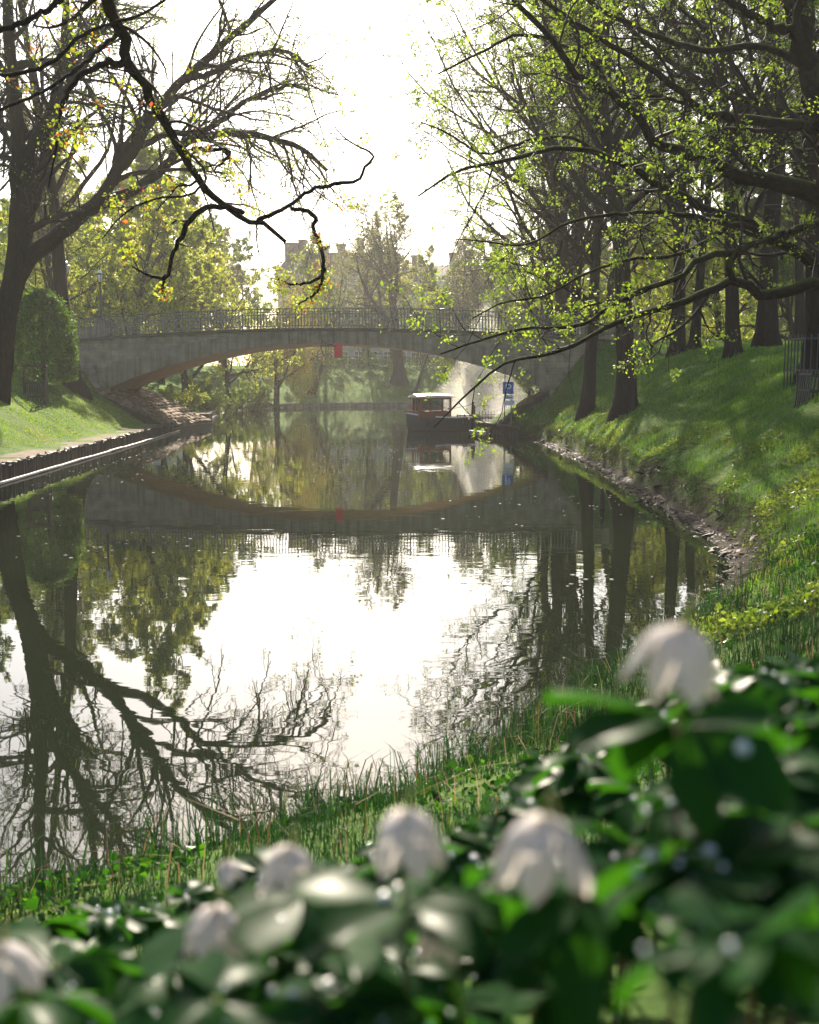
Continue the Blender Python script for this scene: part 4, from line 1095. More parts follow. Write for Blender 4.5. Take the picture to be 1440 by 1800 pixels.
def loft(rows):
    V = np.array(rows); a, b_ = V.shape[:2]; i = np.arange(a * b_).reshape(a, b_)
    return V.reshape(-1, 3), [tuple(q) for q in np.stack([i[:-1, :-1], i[1:, :-1], i[1:, 1:], i[:-1, 1:]], -1).reshape(-1, 4)]
rows = []
for x, h_, sh, t in zip(xs, hb, sheer, t_):
    rake = .16 * (1 - t) ** 4
    rows.append([(x + rake, -h_ * .55, -.2), (x + rake * .5, -h_ * .86, .05), (x, -h_ * .97, sh * .6), (x, -h_, sh), (x, h_, sh), (x, h_ * .97, sh * .6), (x + rake * .5, h_ * .86, .05), (x + rake, h_ * .55, -.2)])
b = MB(); V, F = loft(rows); b.add(V, F); b.add(np.array(rows[-1]), [(0, 1, 2, 3, 4, 5, 6, 7)]); b.add(np.array(rows[0]), [(7, 6, 5, 4, 3, 2, 1, 0)])
b.build('hull', M['hull'], boat, smooth=False)
for sg in (-1, 1):
    b = MB()
    for i in range(16): b.bar((xs[i], sg * (hb[i] + .01), sheer[i] + .02), (xs[i + 1], sg * (hb[i + 1] + .01), sheer[i + 1] + .02), .07, .07)
    b.build('gunwale', M['white_paint'], boat)
b = MB()
for i in range(4):
    for sg in (-1, 1): b.bar((xs[i] - .02, sg * hb[i], sheer[i] + .12), (xs[i + 1] - .02, sg * hb[i + 1], sheer[i + 1] + .12), .05, .16)
b.build('bow_rail', M['varnish'], boat)
cab = MB(); x0, x1, yw = -1.28, .42, .56
for sg in (-1, 1): cab.box(((x0 + x1) / 2, sg * yw, .86), (x1 - x0, .05, .36))
cab.box((x0, 0, .86), (.05, 2 * yw, .36)); cab.box((x1, 0, .86), (.05, 2 * yw, .36))
cab = cab.build('cabin', M['varnish'], boat)
for x in (x0, x0 + .55, x1 - .02):
    for sg in (-1, 1): MB().bar((x, sg * yw, 1.0), (x + (.05 if x == x0 else 0), sg * yw, 1.70), .085 if x != x0 + .55 else .06).build('post', M['varnish'], cab)
for y in (-.19, .19): MB().bar((x0, y, 1.0), (x0 + .05, y, 1.70), .05).build('post', M['varnish'], cab)
for sg in (-1, 1):
    for a, c in ((x0 + .06, x0 + .5), (x0 + .6, x1 - .06)): MB().box(((a + c) / 2, sg * (yw + .0), 1.36), (c - a, .012, .62)).build('pane', M['glass'], cab)
    MB().bar((x0, sg * yw, 1.68), (x1, sg * yw, 1.68), .07, .10).build('header', M['varnish'], cab)
for y in (-.37, 0, .37): MB().box((x0 + .025, y, 1.36), (.012, .3, .62)).build('pane', M['glass'], cab)
rows = []
for x, dz in ((x0 - .22, -.02), (x0 - .18, .03), (x0, .05), (-.4, .09), (x1, .05), (x1 + .16, .02), (x1 + .18, -.03)):
    edge = x in (x0 - .22, x1 + .18)
    rows.append([(x, yy * (.96 if edge else 1), 1.76 + dz + .11 * (1 - (yy / .7) ** 2) * (.4 if edge else 1)) for yy in (-.70, -.66, -.4, 0, .4, .66, .70)] + [(x, yy * (.96 if edge else 1), 1.73) for yy in (.7, 0, -.7)])
b = MB(); V, F = loft([r_ + [r_[0]] for r_ in rows]); b.add(V, F); b.add(np.array(rows[0]), [tuple(range(10))[::-1]]); b.add(np.array(rows[-1]), [tuple(range(10))])
b.build('roof', M['white_paint'], boat, smooth=False)
MB().box((1.05, 0, .6), (1.2, 1.25, .04)).build('deck', M['varnish'], boat)
MB().box((1.45, 0, .78), (.3, 1.0, .08)).box((1.45, -.4, .69), (.26, .06, .14)).box((1.45, .4, .69), (.26, .06, .14)).build('bench', M['varnish'], boat)
MB().box((-.45, .1, .98), (.35, .8, .07)).box((-.45, .1, .80), (.28, .7, .3)).build('seat', M['varnish'], boat)
th = np.linspace(0, 2 * math.pi, 17)
MB().tube(np.stack([np.full(17, .56), .0 + .17 * np.cos(th), 1.02 + .17 * np.sin(th)], -1), .016, 5, caps=False).bar((.44, 0, 1.0), (.56, 0, 1.02), .03).build('steering_wheel', M['varnish'], boat)
for x in (-.9, 1.0, 1.2): MB().tube([(x, -.78, .72), (x, -.79, .55), (x, -.79, .3)], [.05, .07, .06], 8).build('fender', M['hull'], boat)
for x in (.75, 1.15): MB().bar((x, -.66, .66), (x, -.66, .86), .07).build('bollard', M['dark_iron'], boat)

# small quay beside it with planks, mooring posts and rail
q = empty('quay', (3.9, 57.2, 0), 0, 'low dark timber quay edge beside the launch', 'quay')
qa, qb = np.array([3.42, 59.6]), np.array([4.95, 52.6])
nq = 30
for i in range(nq):
    c = qa + (qb - qa) * (i + .5) / nq
    MB().box((c[0] - 3.9, c[1] - 57.2, .12), (.16, .22, .62 + rng.uniform(-.03, .03))).build('plank', M['wood_dark'], q)
MB().bar((qa[0] - 3.9, qa[1] - 57.2, .47), (qb[0] - 3.9, qb[1] - 57.2, .47), .26, .06).build('capping', M['stake'], q)
for i, (x, y, h_) in enumerate(((3.28, 59.4, 1.5), (3.4, 60.4, 1.3))):
    tag(MB().tube([(0, 0, -.6), (0, 0, h_ * .6), (.02, 0, h_)], [.075, .07, .06], 8).build('mooring_post', M['wood_dark'], loc=(x, y, 0), smooth=True), ('taller' if i == 0 else 'shorter') + ' dark mooring post at the stern of the launch', 'post', 'mooring posts by the quay')
fr = empty('quay_rail', (3.75, 61.2, gz(3.95, 61.2)), .1, 'short spiked iron rail on the quay behind the launch', 'railing')
for i in range(6): MB().bar((i * .16, 0, -.3), (i * .16, 0, 1.0 + .06 * (i % 2)), .022).build('bar', M['dark_iron'], fr)
MB().bar((-.05, 0, .85), (.86, 0, .85), .03).build('rail', M['dark_iron'], fr); MB().bar((-.05, 0, .2), (.86, 0, .2), .03).build('rail', M['dark_iron'], fr)
sk = MB().bar((-.45, -.16, .10), (.45, -.2, .03), .22, .05).bar((-.5, -.1, .06), (.5, -.12, .02), .1, .12)
tag(sk.build('landing_plank', M['wood_pale'], loc=(3.5, 57.2, 0), rot=(0, 0, -.6)), 'pale plank lying at the waterline by the quay corner', 'plank')

# parking sign on two posts
M['sign_blue'] = plain('sign_blue', (.012, .10, .42), rough=.4)
M['sign_white'] = plain('sign_white', (.75, .75, .74), rough=.4)
M['galv'] = plain('galvanised_post', (.22, .22, .21), rough=.5)
sx_, sy_ = at(893, 740, 55.6)[:2]; sz_ = gz(sx_, sy_)
sg = empty('parking_sign', (sx_, sy_, sz_), 0, 'blue square parking sign with white P and two plates', 'sign')
zc = at(893, 682, 55.6)[2] - sz_
for x in (-.16, .16): MB().tube([(x, .05, -.3), (x, .05, zc + (.62 if x < 0 else .2))], .025, 8).build('post', M['galv' if x > 0 else 'dark_iron'], sg)
bd = MB().box((0, 0, zc), (.52, .03, .58)).build('board', M['sign_blue'], sg)
pm_ = MB(); pm_.box((-.085, -.02, zc), (.075, .012, .40))
th = np.linspace(-math.pi / 2, math.pi / 2, 11)
ro, ri = .125, .055; cz = zc + .075
V = [(-.05, -.026, cz - ro)] + [(.03 + ro * math.cos(t), -.026, cz + ro * math.sin(t)) for t in th] + [(-.05, -.026, cz + ro)]
W_ = [(-.05, -.026, cz - ri)] + [(.03 + ri * math.cos(t), -.026, cz + ri * math.sin(t)) for t in th] + [(-.05, -.026, cz + ri)]
n_ = len(V); pm_.add(V + W_, [(i, i + 1, n_ + i + 1, n_ + i) for i in range(n_ - 1)])
pm_.build('letter_p', M['sign_white'], bd)
for k, z in enumerate((zc - .44, zc - .72)):
    pl = MB().box((.02 + .03 * k, -.0, z), (.48, .025, .2 if k == 0 else .24)).build('plate', M['sign_white'], sg)
    if k == 0: MB().box((.04, -.017, z - .02), (.34, .008, .035)).build('arrow', M['dark_iron'], pl)

# tree guards
def guard_left():
    x, y = (67 - 720) / 2000 * 45, 45.; z = gz(x, y)
    g = empty('tree_guard', (x, y, z), .25, 'open timber and iron tree guard on the left lawn', 'tree guard')
    for sx in (-.42, .42):
        for sy in (-.42, .42): MB().bar((sx, sy, -.4), (sx * .97, sy * .97, 1.32), .055).build('stake', M['stake'], g)
    for (a, b_) in (((-.45, -.42), (.45, -.42)), ((-.45, .42), (.45, .42)), ((-.42, -.45), (-.42, .45)), ((.42, -.45), (.42, .45))):
        MB().bar((*a, 1.3), (*b_, 1.3), .05, .06).build('top_rail', M['stake'], g)
    for k in range(9):
        for sy in (-.36, .36): MB().bar((-.36 + k * .09, sy, -.3), (-.36 + k * .09, sy, .72), .03).build('bar', M['dark_iron'], g)
    for k in range(1, 8):
        for sx in (-.36, .36): MB().bar((sx, -.36 + k * .09, -.3), (sx, -.36 + k * .09, .72), .03).build('bar', M['dark_iron'], g)
    for z_ in (.1, .62):
        for sy in (-.36, .36): MB().bar((-.38, sy, z_), (.38, sy, z_), .02, .03).build('rail', M['dark_iron'], g)
        for sx in (-.36, .36): MB().bar((sx, -.38, z_), (sx, .38, z_), .02, .03).build('rail', M['dark_iron'], g)
guard_left()
def guard_right(px, d, label, h, w, tilt, dx=0):
    x, y = (px - 720) / 2000 * d, d; z = gz(x, y)
    g = empty('tree_guard', (x, y, z), .15, label, 'tree guard', 'iron tree guards on the right bank')
    g.rotation_euler = (0, tilt, .15)
    for sy in (-w, w):
        for k in range(7): MB().bar((-w + k * w / 3, sy, -.4), (-w + k * w / 3, sy, h), .024).build('bar', M['dark_iron'], g)
        for z_ in (.12, h - .1): MB().bar((-w - .03, sy, z_), (w + .03, sy, z_), .02, .04).build('rail', M['dark_iron'], g)
    for sx in (-w, w):
        for k in range(1, 6): MB().bar((sx, -w + k * w / 3, -.4), (sx, -w + k * w / 3, h), .024).build('bar', M['dark_iron'], g)
        for z_ in (.12, h - .1): MB().bar((sx, -w - .03, z_), (sx, w + .03, z_), .02, .04).build('rail', M['dark_iron'], g)
guard_right(1424, 27, 'upright iron guard around the trunk at the right frame edge', .95, .48, .0)
guard_right(1428, 23.5, 'lower, tilted iron guard in front of the guarded trunk', .55, .26, .12)

# park bench on the right crest and path behind it
x, y = (1262 - 720) / 2000 * 50, 50.; z = gz(x, y)
bn = empty('park_bench', (x, y, z), .1, 'pale sunlit park bench beside a trunk on the right crest', 'bench')
for k in range(4): MB().bar((-.75, -.18 + k * .12, .42), (.75, -.18 + k * .12, .42), .1, .035).build('seat_slat', M['wood_pale'], bn)
for sx in (-.6, .6):
    MB().bar((sx, -.18, -.2), (sx, -.18, .4), .06).build('leg', M['dark_iron'], bn); MB().bar((sx, .18, -.2), (sx, .18, .4), .06).build('leg', M['dark_iron'], bn)
# stake in the water on the right
tag(MB().tube([(0, 0, -.8), (.01, 0, .15), (-.01, 0, .42)], [.055, .05, .035], 7).build('water_stake', M['wood_dark'], loc=(*at(1058, 896, 22.9)[:2], 0), smooth=True), 'short dark stake standing in the water off the right bank', 'stake')

# ---------------------------------------------------------------- fountain beyond the bridge
fx, fy = 4.75, 79.
fo = empty('fountain', (fx, fy, 0), 0, 'tall bright fountain spray behind the right side of the bridge', 'fountain')
MB().lathe((0, 0, -.3), [(.5, 0), (.5, .34), (.3, .42), (.08, .6)], 12).build('nozzle', M['dark_iron'], fo)
def spray_mat(name, dens):
    m = bpy.data.materials.new(name); m.use_nodes = True; n = m.node_tree.nodes; n.clear()
    out = n.new("ShaderNodeOutputMaterial"); v = n.new("ShaderNodeVolumePrincipled")
    v.inputs['Color'].default_value = (1, .96, .93, 1); v.inputs['Density'].default_value = dens; v.inputs['Anisotropy'].default_value = .55
    m.node_tree.links.new(v.outputs[0], out.inputs['Volume'])
    return m
def plume(name, prof, dens, seed, lean):
    r = np.random.default_rng(seed)
    b = MB().lathe((0, 0, 0), prof, 18); me = b.mesh(name, True)
    co = np.empty(len(me.vertices) * 3); me.vertices.foreach_get('co', co); co = co.reshape(-1, 3)
    k = vnoise(co[:, 0] * 2 + co[:, 2], co[:, 1] * 2 - co[:, 2] * .6, .9, seed)
    co[:, :2] *= (1 + .28 * k)[:, None]; co[:, 0] += lean * (co[:, 2] / 9) ** 1.5
    me.vertices.foreach_set('co', co.ravel()); me.update()
    me.materials.append(spray_mat(name + '_volume', dens))
    return O(name, me, None, fo)
for k in range(5):
    f_ = .35 + .33 * k
    plume('jet' if k == 0 else 'spray', [(.5 * f_, .05 + .004 * k), (.62 * f_, 1.2), (.80 * f_, 2.6), (.92 * f_, 4.2), (.80 * f_, 5.2), (.5 * f_, 6.2 + .2 * k), (.06, 7.2 + .3 * k)], (.16, .10, .075, .06, .05)[k], 1 + k, .7)
for k in range(3):
    f_ = .8 + .55 * k
    plume('mist', [(1.6 * f_, .07 + .01 * k), (1.7 * f_, .5), (1.5 * f_, 1.2 + .3 * k), (1.1 * f_, 2.1 + .5 * k), (.5 * f_, 3 + .7 * k), (.05, 3.5 + .9 * k)], (.06, .05, .04)[k], 11 + k, -.5)

r = np.random.default_rng(88)
n_ = 5200; t = r.uniform(0, 1, n_); ph = r.uniform(0, 6.28, n_); out_ = np.abs(r.normal(0, .38, n_)) * (.4 + 1.6 * t)
C = np.stack([out_ * np.cos(ph) + .5 * t, out_ * np.sin(ph), np.maximum(7.2 * (1 - (2 * t - 1) ** 2) * np.where(t < .5, 1, .85) * (1 - .35 * np.minimum(out_, 1)) + r.normal(0, .25, n_), .03)], -1)
nb = NB(); leaves(nb, C, .055, r, droop=2.5, aspect=.35)
M['droplet'] = leaf_mat('water_droplet', [(0, (.75, .76, .76)), (1, (.9, .9, .9))], trans=.6, rough=.2)
o = O('droplets', nb.mesh('droplets', False), M['droplet'], fo); o['kind'] = 'stuff'

# ---------------------------------------------------------------- haze: the misty morning air
b = MB(); b.box((0, 180, 15), (690, 520, 35))
hz = O('haze', b.mesh('haze')); hz['kind'] = 'stuff'
hm = bpy.data.materials.new('morning_haze'); hm.use_nodes = True; n = hm.node_tree.nodes; n.clear()
out = n.new("ShaderNodeOutputMaterial"); v = n.new("ShaderNodeVolumePrincipled")
v.inputs['Color'].default_value = (1, .97, .90, 1); v.inputs['Density'].default_value = .0006; v.inputs['Anisotropy'].default_value = .2
hm.node_tree.links.new(v.outputs[0], out.inputs['Volume']); hz.data.materials.append(hm)

# ---------------------------------------------------------------- grass and ground cover
def to_px(x, y, z):
    dy = y * _cp - (z - CAM_Z) * _sp; du = y * _sp + (z - CAM_Z) * _cp
    return 720 + 2000 * x / np.maximum(dy, .05), 900 - 2000 * du / np.maximum(dy, .05)

def blades(nb, X, Y, Z, Hh, Wd, lean, r, seg=2):
    N = len(X); a = r.uniform(0, 2 * math.pi, N)
    B = np.stack([X, Y, Z - .02], -1)
    dl = np.stack([np.cos(a), np.sin(a), np.zeros(N)], -1) * (lean * np.abs(r.normal(0, 1, N)) * Hh)[:, None]
    b = a + math.pi / 2 + r.normal(0, .5, N)
    w = np.stack([np.cos(b), np.sin(b), np.zeros(N)], -1) * (Wd * .5)[:, None]
    up = np.array([0, 0, 1.])
    if seg == 2:
        Mp = B + dl * .3 + up * (Hh * .58)[:, None]; T = B + dl + up * (Hh * (1 - .25 * lean))[:, None]
        V = np.stack([B - w, B + w, Mp + w * .85, Mp - w * .85, T], 1).reshape(-1, 3)
        i = np.arange(N)[:, None] * 5
        nb.raw(V, q=i + np.array([[0, 1, 2, 3]]), t=None); nb.t.append((i + np.array([[3, 2, 4]])) + nb.n - len(V))
    else:
        M1 = B + dl * .10 + up * (Hh * .38)[:, None]; M2 = B + dl * .42 + up * (Hh * .74)[:, None]; T = B + dl * 1.1 + up * (Hh * (1 - .3 * lean))[:, None]
        V = np.stack([B - w, B + w, M1 + w, M1 - w, M2 + w * .75, M2 - w * .75, T], 1).reshape(-1, 3)
        i = np.arange(N)[:, None] * 7
        nb.raw(V, q=np.concatenate([i + np.array([[0, 1, 2, 3]]), i + np.array([[3, 2, 4, 5]])]), t=None)
        nb.t.append((i + np.array([[5, 4, 6]])) + nb.n - len(V))

def scatter(n, x0, x1, y0, y1, r, smin, smax=99, pxpad=70, water='any'):
    X = r.uniform(x0, x1, n); Y = r.uniform(y0, y1, n)
    s, P = sdist(X, Y); k = (s > smin) & (s < smax)
    X, Y, s = X[k], Y[k], s[k]
    Z = height(X, Y); px, py = to_px(X, Y, Z)
    k = (px > -pxpad) & (px < 1440 + pxpad) & (py < 1900)
    return X[k], Y[k], Z[k], s[k]

r = np.random.default_rng(77)
# near bank
nb = NB()
X, Y, Z, s = scatter(90000, -4, 5.5, 1.4, 13, r, .12)
cl = .5 + .5 * vnoise(X, Y, .45, 6)
k = (cl > .18) | (r.uniform(size=len(X)) < .25); X, Y, Z, cl = X[k], Y[k], Z[k], cl[k]
blades(nb, X, Y, Z, r.uniform(.05, .17, len(X)) * (.25 + 1.25 * cl), r.uniform(.004, .007, len(X)), .42, r, 3)
X, Y, Z, s = scatter(36000, -4, 5, 3, 14, r, -.08, .9)
k = vnoise(X, Y, .30, 9) > .15
X, Y, Z = X[k], Y[k], Z[k]
blades(nb, X, Y, Z, r.uniform(.14, .42, len(X)), r.uniform(.005, .010, len(X)), .45, r, 3)
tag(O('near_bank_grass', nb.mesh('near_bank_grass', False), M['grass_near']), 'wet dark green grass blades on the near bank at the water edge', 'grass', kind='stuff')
# low broad leaves and dead stalks among the near grass
nb = NB()
X, Y, Z, s = scatter(60000, -4, 6, 1.3, 14, r, .1)
k = vnoise(X, Y, .55, 21) > .12; X, Y, Z = X[k], Y[k], Z[k]
leaves(nb, np.stack([X, Y, Z + r.uniform(.01, .09, len(X))], -1), .032, r, droop=.1, aspect=.8)
tag(O('near_bank_herbs', nb.mesh('near_bank_herbs', False), M['anemone_leaf']), 'small broad-leaved weeds between the grass of the near bank', 'ground cover', kind='stuff')
nb = NB()
X, Y, Z, s = scatter(1300, -4, 6, 2.5, 14, r, .0)
blades(nb, X, Y, Z, r.uniform(.12, .4, len(X)), r.uniform(.003, .006, len(X)), .7, r, 3)
M['dead_stalk'] = leaf_mat('dead_stalk', [(0, (.16, .06, .04)), (.5, (.24, .16, .08)), (1, (.34, .28, .15))], trans=.35, rough=.7, spec=.1)
tag(O('dead_stalks', nb.mesh('dead_stalks', False), M['dead_stalk']), 'dry reddish stalks scattered through the near bank grass', 'stalks', kind='stuff')
# right bank
nb = NB()
X, Y, Z, s = scatter(110000, 3, 14, 9, 30, r, .5)
blades(nb, X, Y, Z, r.uniform(.04, .14, len(X)) * (1 + .8 * vnoise(X, Y, .5, 3)), r.uniform(.008, .016, len(X)), .6, r)
X, Y, Z, s = scatter(90000, 5, 20, 28, 56, r, .5)
blades(nb, X, Y, Z, r.uniform(.05, .17, len(X)) * (1 + .8 * vnoise(X, Y, .6, 3)), r.uniform(.016, .03, len(X)), .6, r)
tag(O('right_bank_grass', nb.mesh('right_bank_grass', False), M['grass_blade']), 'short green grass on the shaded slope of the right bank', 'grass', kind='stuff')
# left bank
nb = NB()
X, Y, Z, s = scatter(120000, -26, -10.5, 24, 64, r, 1.15)
blades(nb, X, Y, Z, r.uniform(.04, .11, len(X)) * (1 + .6 * vnoise(X, Y, .9, 3)), r.uniform(.016, .032, len(X)), .7, r)
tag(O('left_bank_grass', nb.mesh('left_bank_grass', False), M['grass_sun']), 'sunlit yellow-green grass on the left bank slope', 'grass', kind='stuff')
nb = NB()
X, Y, Z, s = scatter(60000, -24, 26, 66, 132, r, .7)
blades(nb, X, Y, Z, r.uniform(.07, .2, len(X)), r.uniform(.03, .06, len(X)), .7, r)
tag(O('far_bank_grass', nb.mesh('far_bank_grass', False), M['grass_blade']), 'misty green grass on the far bank beyond the bridge', 'grass', kind='stuff')
# leafy herbs and hanging dead grass along the eroded edge
nb = NB()
X, Y, Z, s = scatter(220000, 2.5, 9, 9, 56, r, .42, 2.2)
k = vnoise(X, Y, .9, 12) > .1
X, Y, Z = X[k], Y[k], Z[k]
leaves(nb, np.stack([X, Y, Z + r.uniform(.01, .14, len(X))], -1), .045, r, droop=.2, aspect=.75)
tag(O('bank_herbs', nb.mesh('bank_herbs', False), M['leaf_mid']), 'leafy green herbs along the lower edge of the right bank', 'ground cover', kind='stuff')
X, Y, Z, s = scatter(42000, 2, 9, 9, 56, r, .45, .9)
n_ = len(X); e = .02
gxn = (sdist(X + e, Y)[0] - sdist(X - e, Y)[0]) / (2 * e); gyn = (sdist(X, Y + e)[0] - sdist(X, Y - e)[0]) / (2 * e)
D = np.stack([-gxn, -gyn, np.full(n_, .35)], -1) + r.normal(0, .35, (n_, 3))
P, Rd = march(np.stack([X, Y, Z], -1), D, r.uniform(.12, .42, n_), r.uniform(.003, .007, n_), 5, .12, (0, 0, -.38), .4, r)
k = P[:, -1, 2] > .0
nb = NB(); nb.tubes(P[k], Rd[k], 3)
M['root'] = leaf_mat('dead_grass_and_roots', [(0, (.035, .022, .014)), (.55, (.09, .055, .03)), (.85, (.17, .11, .055)), (1, (.10, .12, .03))], trans=.2, rough=.8)
tag(O('hanging_roots', nb.mesh('hanging_roots'), M['root']), 'brown roots and dead grass hanging over the eroded right bank', 'roots', kind='stuff')
# stones, bark and sticks on the mud of the right shore
b = NB(); rr = np.random.default_rng(9)
X, Y, Z, s = scatter(22000, 2.5, 7, 11, 50, rr, -.12, .62)
n_ = min(len(X), 4200); X, Y, Z = X[:n_], Y[:n_], Z[:n_]
oct_v = np.array([[1, 0, 0], [.55, .75, 0], [-.5, .85, 0], [-1, .1, 0], [-.6, -.8, 0], [.5, -.85, 0], [.2, .1, .6], [0, 0, -.6]])
tri = np.array([[i, (i + 1) % 6, 6] for i in range(6)] + [[(i + 1) % 6, i, 7] for i in range(6)])
sc = np.exp(rr.normal(-3.6, .5, n_)); an = rr.uniform(0, 6.28, n_)
V = oct_v[None] * np.stack([sc * rr.uniform(.8, 2.6, n_), sc * rr.uniform(.5, 1, n_), sc * rr.uniform(.25, .7, n_)], -1)[:, None, :]
V = V * (1 + rr.normal(0, .15, V.shape))
c, s_ = np.cos(an)[:, None], np.sin(an)[:, None]
tl = rr.normal(0, .25, n_)[:, None]
Vx = V[..., 0] * c - V[..., 1] * s_; Vy = V[..., 0] * s_ + V[..., 1] * c; Vz = V[..., 2] + V[..., 0] * tl
V = np.stack([Vx + X[:, None], Vy + Y[:, None], Vz + np.maximum(Z, -.01)[:, None]], -1).reshape(-1, 3)
b.raw(V, t=(tri[None] + (np.arange(n_) * 8)[:, None, None]).reshape(-1, 3))
M['debris'] = leaf_mat('wet_shore_stone', [(0, (.018, .014, .012)), (.7, (.055, .042, .035)), (1, (.075, .058, .045))], trans=0, rough=.6, spec=.1)
tag(O('shore_stones', b.mesh('shore_stones', False), M['debris']), 'wet dark stones and bark scraps strewn along the muddy right shore', 'stones', kind='stuff')
# petals and scum floating on the canal
X = rr.uniform(-12, 5, 2500); Y = 14 + 100 * rr.uniform(0, 1, 2500) ** 1.3
k = (sdist(X, Y)[0] < -.3) & (vnoise(X, Y, 5, 2) > -.2); X, Y = X[k], Y[k]; n_ = len(X)
an = rr.uniform(0, 6.28, n_); sz = rr.uniform(.012, .045, n_)
ca, sa = np.cos(an) * sz, np.sin(an) * sz
V4 = np.stack([np.stack([X + ca, Y + sa, np.full(n_, .004)], -1), np.stack([X - sa * .6, Y + ca * .6, np.full(n_, .007)], -1), np.stack([X - ca, Y - sa, np.full(n_, .004)], -1), np.stack([X + sa * .6, Y - ca * .6, np.full(n_, .006)], -1)], 1)
nb = NB(); nb.quads(V4)
tag(O('floating_petals', nb.mesh('floating_petals', False), M['petal']), 'pale petals and flecks floating on the canal', 'petals', kind='stuff')

# ---------------------------------------------------------------- wood anemones in the foreground
def leaflet(L, W, ang, fold, droop, r):
    t = np.array([0, .30, .62, .86, 1.0]); w = np.array([.05, .62, 1.0, .62, .10]) * W * .5
    w = w * (1 + r.normal(0, .10, 5)); back = np.array([0, .0, -.06, .05, 0]) * L
    V = []
    for k in range(5):
        x = t[k] * L; z = -droop * t[k] ** 2 * L
        V += [(x + back[k] + (.10 * L if k in (2, 3) else 0), -w[k], z + fold * w[k]), (x, 0, z), (x + back[k] + (.10 * L if k in (2, 3) else 0), w[k], z + fold * w[k])]
    V = np.array(V); c, s = math.cos(ang), math.sin(ang)
    V[:, :2] = V[:, :2] @ np.array([[c, s], [-s, c]])
    F = []
    for k in range(4):
        a = k * 3; F += [(a, a + 3, a + 4, a + 1), (a + 1, a + 4, a + 5, a + 2)]
    return V, F
LEAFM = []
for k in range(7):
    r = np.random.default_rng(200 + k); b = MB()
    for a, l_ in ((0, 1.0), (R(58), .86), (-R(58), .86)):
        V, F = leaflet(.048 * l_, .031 * l_, a + r.normal(0, .08), .25 + r.normal(0, .1), .45 + r.normal(0, .2), r)
        b.add(V, F)
    me = b.mesh('leaf', True); me.materials.append(M['anemone_leaf']); LEAFM.append(me)
def petal_mesh(k, open_=.0):
    r = np.random.default_rng(300 + k)
    t = np.linspace(0, 1, 7); rad = np.interp(t, [0, .1, .3, .6, .85, 1], [.001, .0085, .0135, .0155 + open_ * .5, .0165 + open_, .0158 + open_ * 1.3]); z = -.034 * t ** 1.1
    ang = np.interp(t, [0, .3, .6, .85, 1], [26, 33, 36, 24, 5]); V = []
    for i in range(7):
        for j in range(5):
            a = math.radians(ang[i]) * (j - 2) / 2 + r.normal(0, .02)
            q = rad[i] * (1 + .16 * (1 - (abs(j - 2) / 2) ** 2)) + r.normal(0, .0005)
            V.append((q * math.cos(a), q * math.sin(a), z[i] + .003 * (abs(j - 2) / 2) ** 2 * t[i] + r.normal(0, .0005)))
    F = [(i * 5 + j, i * 5 + j + 1, (i + 1) * 5 + j + 1, (i + 1) * 5 + j) for i in range(6) for j in range(4)]
    me = MB().add(V, F).mesh('petal', True); me.materials.append(M['petal']); return me
PETM = [petal_mesh(k, .0016 * k) for k in range(4)]
STAM = MB()
for k in range(14):
    a = k * 2.4; STAM.bar((.001 * math.cos(a), .001 * math.sin(a), -.003), (.006 * math.cos(a), .006 * math.sin(a), -.014), .0007)
STAM.lathe((0, 0, -.008), [(.001, 0), (.0035, .003), (.001, .007)], 6); STAM = STAM.mesh('flower'); STAM.materials.append(M['stamen'])

SIL_X = [-200, 0, 150, 300, 480, 600, 720, 850, 930, 1020, 1110, 1300, 1440, 1700]
SIL_Y = [1600, 1575, 1590, 1560, 1505, 1500, 1450, 1400, 1330, 1265, 1230, 1195, 1180, 1170]
leafpos = []
def anemone(x, y, top, label, group, flower=None, rz=0, sc=1.0, seed=0):
    """top: height of the leaf whorl; flower: (point of its crown, scale)"""
    r = np.random.default_rng(1000 + seed)
    g = gz(x, y)
    h = top - g
    root = empty('wood_anemone', (x, y, g), 0, label, 'flower' if flower else 'plant', group)
    bend = r.normal(0, .012, 2)
    st = MB().tube([(0, 0, -.02), (bend[0] * .5, bend[1] * .5, h * .5), (bend[0], bend[1], h)], [.0019, .0016, .0014], 6)
    st.build('stem', M['stem'], root, smooth=True)
    n = 3 if flower else 5
    for k in range(n):
        a = rz + k * (2.1 if flower else 1.26) + r.normal(0, .2)
        pl = .012 * sc
        rot = (r.normal(0, .3), r.normal(.08, .3), a)
        s2 = sc * r.uniform(.85, 1.2)
        O('leaf', LEAFM[r.integers(7)], None, root, loc=(bend[0] + pl * math.cos(a) * .4, bend[1] + pl * math.sin(a) * .4, h), rot=rot, scale=s2)
        leafpos.append((x + bend[0], y + bend[1], g + h, a, s2))
    if flower is not None:
        fp, fs = flower
        q = np.array(fp) - np.array([x, y, g])
        a0 = np.array([bend[0], bend[1], h])
        path = catmull(np.array([a0, a0 * .5 + q * .5 + [0, 0, .006], q + [.004, 0, .010], q + [0, 0, .001]]), 5)
        MB().tube(path, .0012, 6).build('stalk', M['stem_green'], root, smooth=True)
        fs *= .78
        f = O('flower', STAM, None, root, loc=tuple(q), rot=(r.normal(0, .14), r.normal(0, .16), r.uniform(0, 6)), scale=fs)
        for k in range(6):
            O('petal', PETM[r.integers(4)], None, f, rot=(r.normal(0, .05), r.normal(0, .06), k * math.pi / 3 + r.normal(0, .10)), scale=(1, 1, r.uniform(.92, 1.06)) if k % 2 else (.93, .93, .97))
    return root

